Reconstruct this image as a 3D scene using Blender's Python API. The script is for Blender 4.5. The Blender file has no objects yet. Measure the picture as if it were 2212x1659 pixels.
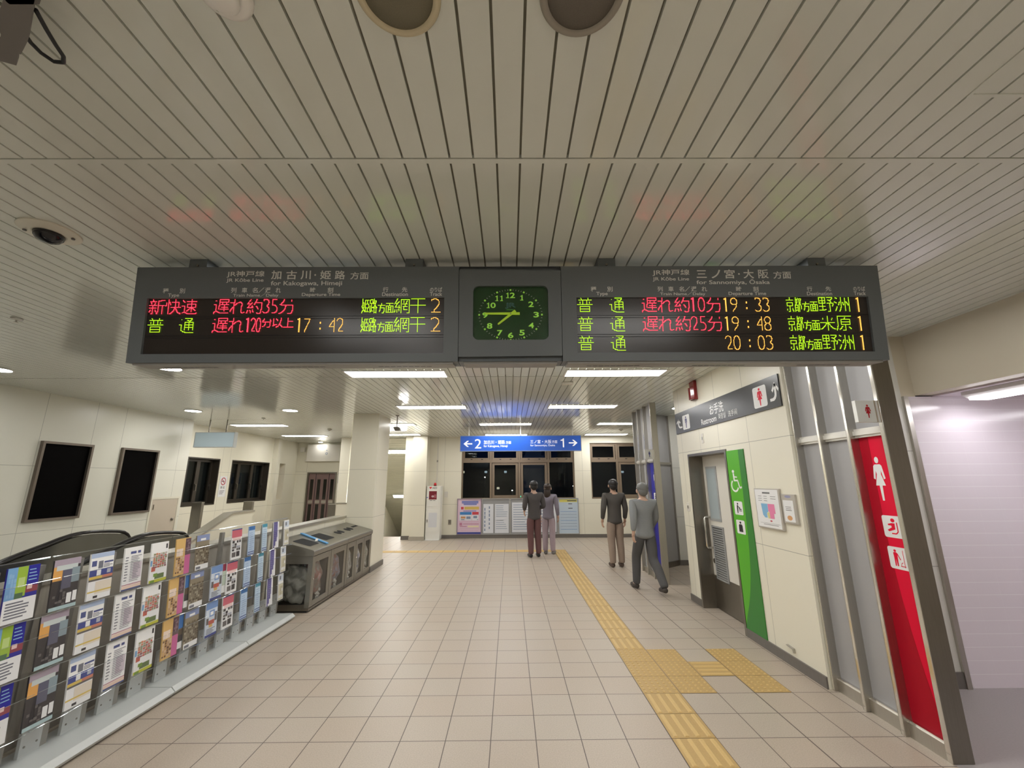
import bpy, bmesh, math, random
from mathutils import Vector, Matrix
C = bpy.context.scene.collection
SC = bpy.context.scene
PI = math.pi
random.seed(7)

# ------------------------------------------------------------------ camera, world, exposure
def setup_camera():
    f_px, pitch, yaw, roll, h = 902.77, 0.22746, 0.00651, -0.00571, 1.674
    fw = Vector((math.sin(yaw)*math.cos(pitch), math.cos(yaw)*math.cos(pitch), math.sin(pitch)))
    right = Vector((math.cos(yaw), -math.sin(yaw), 0))
    up = right.cross(fw)
    rt = math.cos(roll)*right + math.sin(roll)*up
    u2 = -math.sin(roll)*right + math.cos(roll)*up
    cd = bpy.data.cameras.new('camera'); cd.sensor_width = 36; cd.lens = f_px/2212*36
    cd.clip_start = 0.02; cd.clip_end = 300
    co = bpy.data.objects.new('camera', cd); C.objects.link(co)
    co.matrix_world = Matrix(((rt.x, u2.x, -fw.x, 0), (rt.y, u2.y, -fw.y, 0), (rt.z, u2.z, -fw.z, h), (0, 0, 0, 1)))
    SC.camera = co
setup_camera()
w = bpy.data.worlds.new('night'); SC.world = w; w.use_nodes = True
w.node_tree.nodes['Background'].inputs[0].default_value = (0.010, 0.013, 0.022, 1)
w.node_tree.nodes['Background'].inputs[1].default_value = 0.35
SC.view_settings.view_transform = 'Standard'; SC.view_settings.look = 'None'
SC.view_settings.gamma = 1; SC.view_settings.use_curve_mapping = False
SC.view_settings.exposure = 1.15
LAMP = 10.0           # radiance of the fluorescent diffusers
WASH = 6.6           # radiance of the washroom lamp
LAMP_COL = (1.0, 0.985, 0.955)
DOWN = 34.0           # radiance of the small round downlights

# ------------------------------------------------------------------ materials
MATS = {}
def lin(c):
    return tuple(((x/255)/12.92 if x/255 <= 0.04045 else ((x/255+0.055)/1.055)**2.4) for x in c)
def new_mat(name):
    m = bpy.data.materials.new(name); m.use_nodes = True
    return m, m.node_tree.nodes, m.node_tree.links, m.node_tree.nodes['Principled BSDF']
def M(name, rgb=None, rough=0.5, metal=0.0, emit=0.0, spec=0.5, coat=0.0):
    """flat procedural material; rgb is linear albedo"""
    if name in MATS: return MATS[name]
    m, n, l, p = new_mat(name)
    p.inputs['Base Color'].default_value = (*rgb, 1)
    p.inputs['Roughness'].default_value = rough; p.inputs['Metallic'].default_value = metal
    p.inputs['Specular IOR Level'].default_value = spec
    p.inputs['Coat Weight'].default_value = coat
    if emit:
        p.inputs['Emission Color'].default_value = (*rgb, 1); p.inputs['Emission Strength'].default_value = emit
    MATS[name] = m
    return m
def P8(name, r, g, b, rough=0.45, **k):           # print / paint colour given as 8-bit sRGB
    return M(name, lin((r, g, b)), rough, **k)
def noisy(name, rgb, rough, metal=0.0, scale=(1, 1, 1), nscale=6.0, amount=0.12, bump=0.0, spec=0.5):
    if name in MATS: return MATS[name]
    m, n, l, p = new_mat(name)
    g = n.new('ShaderNodeNewGeometry'); mp = n.new('ShaderNodeMapping'); mp.inputs['Scale'].default_value = scale
    l.new(g.outputs['Position'], mp.inputs[0])
    t = n.new('ShaderNodeTexNoise'); t.inputs['Scale'].default_value = nscale; t.inputs['Detail'].default_value = 4
    l.new(mp.outputs[0], t.inputs['Vector'])
    r = n.new('ShaderNodeMapRange'); r.inputs[3].default_value = 1-amount; r.inputs[4].default_value = 1+amount
    l.new(t.outputs[0], r.inputs[0])
    mx = n.new('ShaderNodeMix'); mx.data_type = 'RGBA'; mx.blend_type = 'MULTIPLY'; mx.inputs[0].default_value = 1
    mx.inputs[6].default_value = (*rgb, 1); l.new(r.outputs[0], mx.inputs[7]); l.new(mx.outputs[2], p.inputs['Base Color'])
    p.inputs['Roughness'].default_value = rough; p.inputs['Metallic'].default_value = metal
    p.inputs['Specular IOR Level'].default_value = spec
    if bump:
        b = n.new('ShaderNodeBump'); b.inputs['Strength'].default_value = bump; b.inputs['Distance'].default_value = 0.002
        l.new(t.outputs[0], b.inputs['Height']); l.new(b.outputs[0], p.inputs['Normal'])
    MATS[name] = m
    return m
def two_tone(name, a, b, scale, rough=0.4):
    if name in MATS: return MATS[name]
    m, n, l, p = new_mat(name); g = n.new('ShaderNodeNewGeometry'); t = n.new('ShaderNodeTexNoise'); t.inputs['Scale'].default_value = scale; t.inputs['Detail'].default_value = 5; t.inputs['Distortion'].default_value = 1.2
    l.new(g.outputs['Position'], t.inputs['Vector']); r = n.new('ShaderNodeMapRange'); r.inputs[1].default_value = 0.40; r.inputs[2].default_value = 0.60; l.new(t.outputs[0], r.inputs[0])
    mx = n.new('ShaderNodeMix'); mx.data_type = 'RGBA'; l.new(r.outputs[0], mx.inputs[0]); mx.inputs[6].default_value = (*a, 1); mx.inputs[7].default_value = (*b, 1)
    l.new(mx.outputs[2], p.inputs['Base Color']); p.inputs['Roughness'].default_value = rough; MATS[name] = m
    return m
def emis(name, rgb, strength):
    if name in MATS: return MATS[name]
    m, n, l, p = new_mat(name); n.remove(p)
    e = n.new('ShaderNodeEmission'); e.inputs[0].default_value = (*rgb, 1); e.inputs[1].default_value = strength
    l.new(e.outputs[0], n['Material Output'].inputs[0]); MATS[name] = m
    return m
def clear(name, tint=(1, 1, 1), gloss=0.08, rough=0.03, edge=0.35):
    if name in MATS: return MATS[name]
    m, n, l, p = new_mat(name); n.remove(p)
    t = n.new('ShaderNodeBsdfTransparent'); t.inputs[0].default_value = (*tint, 1)
    g = n.new('ShaderNodeBsdfGlossy'); g.inputs['Roughness'].default_value = rough
    lw = n.new('ShaderNodeLayerWeight'); lw.inputs[0].default_value = 0.5
    pw = n.new('ShaderNodeMath'); pw.operation = 'POWER'; pw.inputs[1].default_value = 4.0; l.new(lw.outputs['Facing'], pw.inputs[0])
    ad = n.new('ShaderNodeMath'); ad.operation = 'MULTIPLY_ADD'; ad.inputs[1].default_value = edge; ad.inputs[2].default_value = gloss; ad.use_clamp = True
    l.new(pw.outputs[0], ad.inputs[0])
    mx = n.new('ShaderNodeMixShader'); l.new(ad.outputs[0], mx.inputs[0]); l.new(t.outputs[0], mx.inputs[1]); l.new(g.outputs[0], mx.inputs[2])
    l.new(mx.outputs[0], n['Material Output'].inputs[0]); MATS[name] = m
    return m

def mth(n, l, op, a, b=None, c=None):
    x = n.new('ShaderNodeMath'); x.operation = op
    for i, v in enumerate((a, b, c)):
        if v is None: continue
        if isinstance(v, (int, float)): x.inputs[i].default_value = v
        else: l.new(v, x.inputs[i])
    return x.outputs[0]

def panel_wall(name, rgb, vlines, vaxis, hlines=(0.99, 1.94), joint=0.0032, rough=0.32, jcol=0.45):
    """painted wall boards with thin dark joints at given positions (metres)"""
    if name in MATS: return MATS[name]
    m, n, l, p = new_mat(name)
    g = n.new('ShaderNodeNewGeometry'); s = n.new('ShaderNodeSeparateXYZ'); l.new(g.outputs['Position'], s.inputs[0])
    tot = None
    for ax, lst in ((2, hlines), (vaxis, vlines)):
        for v in lst:
            c = mth(n, l, 'COMPARE', s.outputs[ax], v, joint)
            tot = c if tot is None else mth(n, l, 'MAXIMUM', tot, c)
    t = n.new('ShaderNodeTexNoise'); t.inputs['Scale'].default_value = 260; l.new(g.outputs['Position'], t.inputs['Vector'])
    r = n.new('ShaderNodeMapRange'); r.inputs[3].default_value = 0.95; r.inputs[4].default_value = 1.04; l.new(t.outputs[0], r.inputs[0])
    sh = mth(n, l, 'MULTIPLY', r.outputs[0], mth(n, l, 'SUBTRACT', 1.0, mth(n, l, 'MULTIPLY', tot, jcol)))
    mx = n.new('ShaderNodeMix'); mx.data_type = 'RGBA'; mx.blend_type = 'MULTIPLY'; mx.inputs[0].default_value = 1
    mx.inputs[6].default_value = (*rgb, 1); l.new(sh, mx.inputs[7]); l.new(mx.outputs[2], p.inputs['Base Color'])
    p.inputs['Roughness'].default_value = rough
    MATS[name] = m
    return m

def floor_mat():
    m, n, l, p = new_mat('floor_tiles')
    g = n.new('ShaderNodeNewGeometry'); s = n.new('ShaderNodeSeparateXYZ'); l.new(g.outputs['Position'], s.inputs[0])
    X0, Y0, T = 1.067, 4.127, 0.3
    ux = mth(n, l, 'SUBTRACT', s.outputs[0], X0); uy = mth(n, l, 'SUBTRACT', s.outputs[1], Y0)
    dx = mth(n, l, 'PINGPONG', ux, T/2); dy = mth(n, l, 'PINGPONG', uy, T/2)
    j = mth(n, l, 'LESS_THAN', mth(n, l, 'MINIMUM', dx, dy), 0.0030)
    for ax, v in ((0, X0+0.9), (1, Y0), (1, Y0+6.0), (1, Y0-6.0)):
        j = mth(n, l, 'MAXIMUM', j, mth(n, l, 'COMPARE', s.outputs[ax], v, 0.0045))
    ix = mth(n, l, 'FLOOR', mth(n, l, 'DIVIDE', ux, T)); iy = mth(n, l, 'FLOOR', mth(n, l, 'DIVIDE', uy, T))
    cb = n.new('ShaderNodeCombineXYZ'); l.new(ix, cb.inputs[0]); l.new(iy, cb.inputs[1])
    wn = n.new('ShaderNodeTexWhiteNoise'); l.new(cb.outputs[0], wn.inputs['Vector'])
    t = n.new('ShaderNodeTexNoise'); t.inputs['Scale'].default_value = 130; t.inputs['Detail'].default_value = 3; l.new(g.outputs['Position'], t.inputs['Vector'])
    r = n.new('ShaderNodeMapRange'); r.inputs[1].default_value = 0.25; r.inputs[2].default_value = 0.75; r.inputs[3].default_value = 0.86; r.inputs[4].default_value = 1.14; l.new(t.outputs[0], r.inputs[0])
    cr = n.new('ShaderNodeMix'); cr.data_type = 'RGBA'; l.new(wn.outputs[0], cr.inputs[0])
    cr.inputs[6].default_value = (0.415, 0.345, 0.275, 1); cr.inputs[7].default_value = (0.418, 0.362, 0.296, 1)
    mx = n.new('ShaderNodeMix'); mx.data_type = 'RGBA'; mx.blend_type = 'MULTIPLY'; mx.inputs[0].default_value = 1
    l.new(cr.outputs[2], mx.inputs[6]); l.new(r.outputs[0], mx.inputs[7])
    jm = n.new('ShaderNodeMix'); jm.data_type = 'RGBA'; l.new(j, jm.inputs[0]); l.new(mx.outputs[2], jm.inputs[6]); jm.inputs[7].default_value = (0.085, 0.060, 0.050, 1)
    l.new(jm.outputs[2], p.inputs['Base Color'])
    b = n.new('ShaderNodeBump'); b.inputs['Strength'].default_value = 0.25; b.inputs['Distance'].default_value = 0.001
    l.new(t.outputs[0], b.inputs['Height']); l.new(b.outputs[0], p.inputs['Normal'])
    p.inputs['Roughness'].default_value = 0.42
    return m
def tile_wall_mat():
    m, n, l, p = new_mat('pink_glazed_tile')
    g = n.new('ShaderNodeNewGeometry'); s = n.new('ShaderNodeSeparateXYZ'); l.new(g.outputs['Position'], s.inputs[0])
    dz = mth(n, l, 'PINGPONG', s.outputs[2], 0.05)
    j = mth(n, l, 'LESS_THAN', dz, 0.0016)
    dx = mth(n, l, 'PINGPONG', s.outputs[0], 0.10)
    j2 = mth(n, l, 'LESS_THAN', dx, 0.0010)
    jj = mth(n, l, 'MAXIMUM', j, mth(n, l, 'MULTIPLY', j2, 0.25))
    mx = n.new('ShaderNodeMix'); mx.data_type = 'RGBA'; l.new(jj, mx.inputs[0])
    mx.inputs[6].default_value = (0.80, 0.735, 0.80, 1); mx.inputs[7].default_value = (0.93, 0.90, 0.94, 1)
    l.new(mx.outputs[2], p.inputs['Base Color'])
    p.inputs['Roughness'].default_value = 0.16
    b = n.new('ShaderNodeBump'); b.inputs['Strength'].default_value = 0.35; b.inputs['Distance'].default_value = 0.004
    hgt = mth(n, l, 'SMOOTH_MIN', mth(n, l, 'MINIMUM', dz, dx), 0.008, 0.004)
    l.new(hgt, b.inputs['Height']); l.new(b.outputs[0], p.inputs['Normal'])
    return m

STEEL = noisy('brushed_steel', (0.54, 0.52, 0.475), 0.30, 1.0, (60, 60, 1.5), 4.0, 0.12)
STEEL_D = noisy('dark_steel', (0.27, 0.25, 0.22), 0.34, 1.0, (40, 40, 2.0), 4.0, 0.12)
CHROME = M('polished_steel', (0.74, 0.72, 0.68), 0.14, 1.0)
SATIN = M('satin_aluminium', (0.70, 0.68, 0.63), 0.35, 0.45)
BINST = noisy('bin_steel', (0.36, 0.35, 0.315), 0.36, 1.0, (1.5, 60, 60), 4.0, 0.10)
SKIRT = noisy('skirting_grey', (0.17, 0.155, 0.14), 0.4, 0.2, (1, 1, 1), 30, 0.1)
CREAM = (0.785, 0.750, 0.625)
WHITE = M('white_paint', (0.80, 0.79, 0.76), 0.4)
OFFW = M('off_white_plastic', (0.70, 0.67, 0.60), 0.45)
BLACK = M('black', (0.010, 0.010, 0.011), 0.4)
MATTE = M('matte_black', (0.008, 0.008, 0.009), 0.8)
HOUS = noisy('board_grey_metal', (0.145, 0.160, 0.172), 0.45, 0.0, (1, 1, 1), 400, 0.15)
LETT = M('lettering_white', (0.80, 0.80, 0.77), 0.5)
PWHITE = M('print_white', (0.80, 0.80, 0.80), 0.4)
ACRY = clear('clear_acrylic', (0.95, 0.955, 0.965), 0.045, 0.10, .22)
GLASS = clear('window_glass', (0.75, 0.80, 0.80), 0.022, 0.02, .2)
LAMPM = emis('lamp_diffuser', LAMP_COL, LAMP)

# ------------------------------------------------------------------ mesh building
WL = {}                                            # world location of parents
class MB:
    def __init__(s): s.v = []; s.f = []; s.mi = []; s.mats = []
    def m(s, mat):
        if mat not in s.mats: s.mats.append(mat)
        return s.mats.index(mat)
    def poly(s, pts, mat):
        b = len(s.v); s.v += [tuple(p) for p in pts]; s.f.append(tuple(range(b, b+len(pts)))); s.mi.append(s.m(mat)); return s
    def faces(s, vs, fs, mat):
        b = len(s.v); s.v += [tuple(p) for p in vs]; k = s.m(mat)
        for f in fs: s.f.append(tuple(i+b for i in f)); s.mi.append(k)
        return s
    def box(s, x0, x1, y0, y1, z0, z1, mat):
        vs = [(x, y, z) for x in (x0, x1) for y in (y0, y1) for z in (z0, z1)]
        return s.faces(vs, [(0, 1, 3, 2), (4, 6, 7, 5), (0, 4, 5, 1), (2, 3, 7, 6), (0, 2, 6, 4), (1, 5, 7, 3)], mat)
    def prism(s, pts, d, mat):
        """planar outline (3-D points) extruded by vector d"""
        n = len(pts); d = Vector(d); a = [Vector(p) for p in pts]; b = [p+d for p in a]
        return s.faces(a+b, [tuple(range(n)), tuple(range(2*n-1, n-1, -1))]+[(i, i+n, (i+1) % n+n, (i+1) % n) for i in range(n)], mat)
    def tube(s, pts, r, mat, n=10, closed=False, r2=None):
        """round (or oval, r2) tube along a path"""
        P = [Vector(p) for p in pts]; K = len(P); vs = []; up = None
        for i, p in enumerate(P):
            t = (P[(i+1) % K]-P[i-1]) if closed else (P[min(i+1, K-1)]-P[max(i-1, 0)])
            t.normalize()
            if up is None:
                up = Vector((0, 0, 1)) if abs(t.z) < 0.9 else Vector((1, 0, 0))
            a = t.cross(up)
            if a.length < 1e-4: a = t.cross(Vector((0, 1, 0)))
            a.normalize(); u = a.cross(t).normalized(); up = u
            for k in range(n):
                an = 2*PI*k/n; vs.append(p+a*math.cos(an)*r+u*math.sin(an)*(r2 or r))
        fs = [(i*n+k, i*n+(k+1) % n, ((i+1) % K)*n+(k+1) % n, ((i+1) % K)*n+k) for i in range(K if closed else K-1) for k in range(n)]
        if not closed: fs += [tuple(range(n-1, -1, -1)), tuple(range((K-1)*n, K*n))]
        return s.faces(vs, fs, mat)
    def cyl(s, a, b, r, mat, n=24, r2=None):
        a = Vector(a); b = Vector(b); t = (b-a).normalized(); x = t.orthogonal().normalized(); y = t.cross(x)
        r2 = r if r2 is None else r2
        vs = [a+(x*math.cos(2*PI*k/n)+y*math.sin(2*PI*k/n))*r for k in range(n)]+[b+(x*math.cos(2*PI*k/n)+y*math.sin(2*PI*k/n))*r2 for k in range(n)]
        return s.faces(vs, [tuple(range(n-1, -1, -1)), tuple(range(n, 2*n))]+[(k, (k+1) % n, (k+1) % n+n, k+n) for k in range(n)], mat)
    def lathe(s, c, prof, mat, n=32, axis=(0, 0, 1), sx=1.0):
        """prof: (radius, height) pairs along axis from c"""
        c = Vector(c); t = Vector(axis).normalized(); x = t.orthogonal().normalized(); y = t.cross(x); vs = []
        for r, h in prof:
            for k in range(n): vs.append(c+t*h+x*math.cos(2*PI*k/n)*r+y*math.sin(2*PI*k/n)*r)
        fs = [(i*n+k, i*n+(k+1) % n, (i+1)*n+(k+1) % n, (i+1)*n+k) for i in range(len(prof)-1) for k in range(n)]
        fs += [tuple(range(n-1, -1, -1)), tuple(range((len(prof)-1)*n, len(prof)*n))]
        return s.faces(vs, fs, mat)
    def blob(s, c, rx, ry, rz, mat, seed=0, amp=0.12, sub=3):
        bm = bmesh.new(); bmesh.ops.create_icosphere(bm, subdivisions=sub, radius=1)
        rnd = random.Random(seed); ph = [rnd.uniform(0, 6) for _ in range(6)]
        for v in bm.verts:
            k = 1+amp*(math.sin(5*v.co.x+ph[0])*math.sin(6*v.co.y+ph[1])+math.sin(9*v.co.z+ph[2]+4*v.co.x)*0.6)
            v.co = Vector((v.co.x*rx*k+c[0], v.co.y*ry*k+c[1], v.co.z*rz*k+c[2]))
        bm.verts.index_update()
        s.faces([v.co.copy() for v in bm.verts], [tuple(v.index for v in f.verts) for f in bm.faces], mat); bm.free()
        return s
    def build(s, name, parent=None, smooth=False, bevel=0.0, origin=None, local=False):
        if parent is not None and not local: o0 = Vector(WL[parent.name])
        elif local: o0 = Vector((0, 0, 0))
        elif origin is not None: o0 = Vector(origin)
        else:
            xs = [p[0] for p in s.v]; ys = [p[1] for p in s.v]; zs = [p[2] for p in s.v]
            o0 = Vector(((min(xs)+max(xs))/2, (min(ys)+max(ys))/2, min(zs)))
        me = bpy.data.meshes.new(name)
        me.from_pydata([(p[0]-o0.x, p[1]-o0.y, p[2]-o0.z) for p in s.v], [], s.f)
        for m in s.mats: me.materials.append(m)
        me.polygons.foreach_set('material_index', s.mi)
        if smooth: me.polygons.foreach_set('use_smooth', [True]*len(me.polygons))
        bm = bmesh.new(); bm.from_mesh(me)
        if len(s.f) < 20000: bmesh.ops.recalc_face_normals(bm, faces=bm.faces)
        bm.to_mesh(me); bm.free(); me.update()
        o = bpy.data.objects.new(name, me); C.objects.link(o)
        if parent is not None:
            o.parent = parent; WL[o.name] = WL[parent.name] if parent.name in WL else (0, 0, 0)
        else:
            o.location = o0; WL[o.name] = tuple(o0)
        if bevel:
            b = o.modifiers.new('bevel', 'BEVEL'); b.width = bevel; b.segments = 2; b.limit_method = 'ANGLE'; b.angle_limit = 0.7
        return o

def tag(o, label, cat, group=None):
    o['label'] = label; o['category'] = cat
    if group: o['group'] = group
    return o
def thing(name, label, cat, loc, group=None, rz=0.0):
    o = bpy.data.objects.new(name, None); C.objects.link(o); o.location = loc; o.rotation_euler = (0, 0, rz)
    o.empty_display_size = 0.1
    WL[o.name] = tuple(loc)
    return tag(o, label, cat, group)
def struct(name, mb, **k):
    o = mb.build(name, None, **k); o['kind'] = 'structure'; return o
def dup(root, dx, dy, dz, label=None, group=None):
    r = root.copy(); C.objects.link(r); r.location = Vector(root.location)+Vector((dx, dy, dz))
    WL[r.name] = tuple(r.location)
    if label: r['label'] = label
    if group: r['group'] = group
    for ch in root.children:
        c = ch.copy(); C.objects.link(c); c.parent = r
        for gch in ch.children:
            d = gch.copy(); C.objects.link(d); d.parent = c
    return r

# ------------------------------------------------------------------ flat graphics on a plane
_TX = {}
def text_mesh(body, bold):
    k = (body, bold)
    if k in _TX: return _TX[k]
    c = bpy.data.curves.new('t', 'FONT'); c.body = body; c.size = 1; c.resolution_u = 4; c.offset = bold
    o = bpy.data.objects.new('t', c); C.objects.link(o)
    dg = bpy.context.evaluated_depsgraph_get(); dg.update()
    me = bpy.data.meshes.new_from_object(o.evaluated_get(dg))
    vs = [(v.co.x, v.co.y) for v in me.vertices]; fs = [tuple(p.vertices) for p in me.polygons]
    bpy.data.objects.remove(o); bpy.data.meshes.remove(me); bpy.data.curves.remove(c)
    _TX[k] = (vs, fs)
    return _TX[k]
class PL:
    """drawing plane: origin O, axes U (right) and V (up) as seen by the viewer"""
    def __init__(s, O, U, V):
        s.O = Vector(O); s.U = Vector(U).normalized(); s.V = Vector(V).normalized(); s.N = s.U.cross(s.V)
    def p(s, u, v, d=0.0): return s.O+s.U*u+s.V*v+s.N*d
    def rect(s, mb, u0, v0, u1, v1, d, mat):
        return mb.poly([s.p(u0, v0, d), s.p(u1, v0, d), s.p(u1, v1, d), s.p(u0, v1, d)], mat)
    def slab(s, mb, u0, v0, u1, v1, d0, d1, mat):
        mb.prism([s.p(u0, v0, d0), s.p(u1, v0, d0), s.p(u1, v1, d0), s.p(u0, v1, d0)], s.N*(d1-d0), mat)
    def rr(s, u0, v0, u1, v1, r, k=5):
        out = []
        for (cu, cv, a) in ((u1-r, v1-r, 0), (u0+r, v1-r, 90), (u0+r, v0+r, 180), (u1-r, v0+r, 270)):
            for i in range(k+1):
                an = math.radians(a+90*i/k); out.append((cu+r*math.cos(an), cv+r*math.sin(an)))
        return out
    def rrect(s, mb, u0, v0, u1, v1, r, d, mat): return s.shape(mb, s.rr(u0, v0, u1, v1, r), d, mat)
    def rslab(s, mb, u0, v0, u1, v1, r, d0, d1, mat):
        mb.prism([s.p(u, v, d0) for u, v in s.rr(u0, v0, u1, v1, r)], s.N*(d1-d0), mat)
    def shape(s, mb, pts, d, mat): return mb.poly([s.p(u, v, d) for u, v in pts], mat)
    def disc(s, mb, u, v, r, d, mat, ry=None, n=20):
        return s.shape(mb, [(u+r*math.cos(2*PI*k/n), v+(ry or r)*math.sin(2*PI*k/n)) for k in range(n)], d, mat)
    def ring(s, mb, u, v, r0, r1, d, mat, n=28, a0=0, a1=360):
        for k in range(n):
            A = math.radians(a0+(a1-a0)*k/n); B = math.radians(a0+(a1-a0)*(k+1)/n)
            s.shape(mb, [(u+r0*math.cos(A), v+r0*math.sin(A)), (u+r1*math.cos(A), v+r1*math.sin(A)), (u+r1*math.cos(B), v+r1*math.sin(B)), (u+r0*math.cos(B), v+r0*math.sin(B))], d, mat)
    def line(s, mb, pts, w, d, mat):
        for (a, b) in zip(pts[:-1], pts[1:]):
            dx, dy = b[0]-a[0], b[1]-a[1]; L = math.hypot(dx, dy) or 1; nx, ny = -dy/L*w/2, dx/L*w/2
            s.shape(mb, [(a[0]+nx, a[1]+ny), (a[0]-nx, a[1]-ny), (b[0]-nx, b[1]-ny), (b[0]+nx, b[1]+ny)], d, mat)
    def one(s, mb, u0, v0, u1, v1, d, mat, foot=False):
        W, H = u1-u0, v1-v0; k = .22 if foot else .0
        a, b = u0+W*(.50-k*.3), u0+W*(1-k)
        if not foot: a, b = u1-min(W*.45, H*.15), u1
        s.shape(mb, [(a, v0), (b, v0), (b, v1), (a+.25*(b-a), v1), (a, v1-.10*H)], d, mat)
        s.shape(mb, [(a, v1-.10*H), (a, v1-.27*H), (u0, v1-.27*H), (u0, v1-.19*H)], d, mat)
        if foot: s.shape(mb, [(u0, v0), (u1, v0), (u1, v0+.12*H), (u0, v0+.12*H)], d*1.0+.00005, mat)
    def text(s, mb, body, u0, v0, u1, v1, d, mat, bold=0.0):
        vs, fs = text_mesh(body, bold)
        xs = [a for a, b in vs]; ys = [b for a, b in vs]
        x0, x1, y0, y1 = min(xs), max(xs), min(ys), max(ys)
        P = [s.p(u0+(x-x0)/max(1e-6, x1-x0)*(u1-u0), v0+(y-y0)/max(1e-6, y1-y0)*(v1-v0), d) for x, y in vs]
        return mb.faces(P, fs, mat)
    # pictograms inside a unit box mapped to u0..u1, v0..v1
    def pic(s, mb, kind, u0, v0, u1, v1, d, mat):
        W, H = u1-u0, v1-v0
        T = lambda pts: [(u0+x*W, v0+y*H) for x, y in pts]
        if kind == 'man':
            s.disc(mb, u0+.5*W, v0+.91*H, .19*W, d, mat, ry=.085*H)
            s.shape(mb, T([(.12, .74), (.25, .80), (.75, .80), (.88, .74), (.88, .44), (.74, .44), (.73, .64), (.68, .64), (.66, 0), (.53, 0), (.5, .38), (.47, 0), (.34, 0), (.32, .64), (.27, .64), (.26, .44), (.12, .44)]), d, mat)
        elif kind == 'woman':
            s.disc(mb, u0+.5*W, v0+.925*H, .17*W, d, mat, ry=.075*H)
            s.shape(mb, T([(.16, .79), (.28, .825), (.72, .825), (.84, .79), (.98, .50), (.83, .48), (.71, .68), (.67, .60), (.90, .34), (.62, .34), (.58, 0), (.42, 0), (.38, .34), (.10, .34), (.33, .60), (.29, .68), (.17, .48), (.02, .50)]), d, mat)
        elif kind == 'wheelchair':
            s.disc(mb, u0+.33*W, v0+.93*H, .11*W, d, mat, ry=.07*H)
            s.shape(mb, T([(.27, .85), (.40, .85), (.42, .56), (.70, .56), (.70, .49), (.30, .49)]), d, mat)
            s.shape(mb, T([(.38, .72), (.64, .70), (.64, .64), (.38, .66)]), d, mat)
            s.line(mb, T([(.66, .54), (.80, .20), (.98, .24)]), .09*W, d, mat)
            for k in range(22):
                A = math.radians(125+215*k/22); B = math.radians(125+215*(k+1)/22)
                s.shape(mb, T([(.36+.26*math.cos(A), .30+.21*math.sin(A)), (.36+.36*math.cos(A), .30+.29*math.sin(A)), (.36+.36*math.cos(B), .30+.29*math.sin(B)), (.36+.26*math.cos(B), .30+.21*math.sin(B))]), d, mat)
        elif kind == 'changing':
            s.disc(mb, u0+.42*W, v0+.88*H, .10*W, d, mat, ry=.09*H)
            s.shape(mb, T([(.28, .74), (.44, .78), (.44, .40), (.40, .05), (.28, .05), (.26, .45)]), d, mat)
            s.line(mb, T([(.42, .70), (.62, .48)]), .08*W, d, mat)
            s.shape(mb, T([(.56, .36), (.92, .36), (.92, .44), (.60, .46)]), d, mat)
            s.disc(mb, u0+.66*W, v0+.52*H, .07*W, d, mat); s.shape(mb, T([(.55, .24), (.95, .24), (.95, .30), (.55, .30)]), d, mat)
        elif kind == 'ostomate':
            s.disc(mb, u0+.5*W, v0+.88*H, .13*W, d, mat, ry=.10*H)
            s.shape(mb, T([(.24, .64), (.34, .74), (.66, .74), (.76, .64), (.78, .08), (.22, .08)]), d, mat)
        elif kind == 'babyseat':
            s.disc(mb, u0+.55*W, v0+.86*H, .14*W, d, mat, ry=.11*H)
            s.shape(mb, T([(.45, .70), (.66, .70), (.64, .36), (.20, .22), (.10, .30), (.42, .46), (.40, .56), (.20, .56), (.18, .64)]), d, mat)
            s.line(mb, T([(.80, .76), (.80, .24), (.66, .12), (.36, .12)]), .07*W, d, mat)
        elif kind == 'board':
            s.disc(mb, u0+.32*W, v0+.90*H, .09*W, d, mat, ry=.07*H)
            s.shape(mb, T([(.18, .78), (.26, .82), (.40, .82), (.46, .76), (.44, .48), (.42, .05), (.34, .05), (.31, .45), (.28, .05), (.20, .05), (.20, .48)]), d, mat)
            s.line(mb, T([(.44, .76), (.62, .42)]), .06*W, d, mat)
            s.line(mb, T([(.84, .98), (.84, .02)]), .035*W, d, mat); s.line(mb, T([(.56, .08), (.90, .08)]), .04*W, d, mat)
            s.line(mb, T([(.60, .10), (.64, .24), (.76, .30)]), .03*W, d, mat)
        elif kind in ('arrow_l', 'arrow_r'):
            a = T([(.02, .5), (.42, .98), (.62, .98), (.34, .6), (.99, .6), (.99, .4), (.34, .4), (.62, .02), (.42, .02)])
            if kind == 'arrow_r': a = [(u0+u1-x, y) for x, y in a]
            s.shape(mb, a[:4]+a[6:], d, mat) if False else None
            s.shape(mb, [a[0], a[1], a[2], a[3]], d, mat); s.shape(mb, [a[0], a[6], a[7], a[8]], d, mat)
            s.shape(mb, [a[0], a[3], a[4], a[5], a[6]], d, mat)
        elif kind in ('turn_r', 'turn_l'):                       # hooked arrow: foot to one side, head upward
            F = (lambda pts: [(u0+x*W, v0+y*H) for x, y in pts]) if kind == 'turn_r' else (lambda pts: [(u1-x*W, v0+y*H) for x, y in pts])
            s.shape(mb, F([(0, .16), (.30, .16), (.42, .20), (.52, .30), (.54, .40), (.74, .40), (.70, .22), (.58, .08), (.40, 0), (0, 0)]), d, mat)
            s.shape(mb, F([(.54, .40), (.74, .40), (.74, .92), (.54, .92)]), d, mat)
            s.shape(mb, F([(.64, 1.0), (.64, .80), (.36, .46), (.26, .60)]), d, mat)
            s.shape(mb, F([(.64, 1.0), (1.0, .60), (.92, .46), (.64, .80)]), d, mat)
FRONT = lambda y: PL((0, y, 0), (1, 0, 0), (0, 0, 1))          # faces -Y, u = x
EAST = lambda x: PL((x, 0, 0), (0, -1, 0), (0, 0, 1))          # on a right-hand wall, faces -X, u = -y
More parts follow.
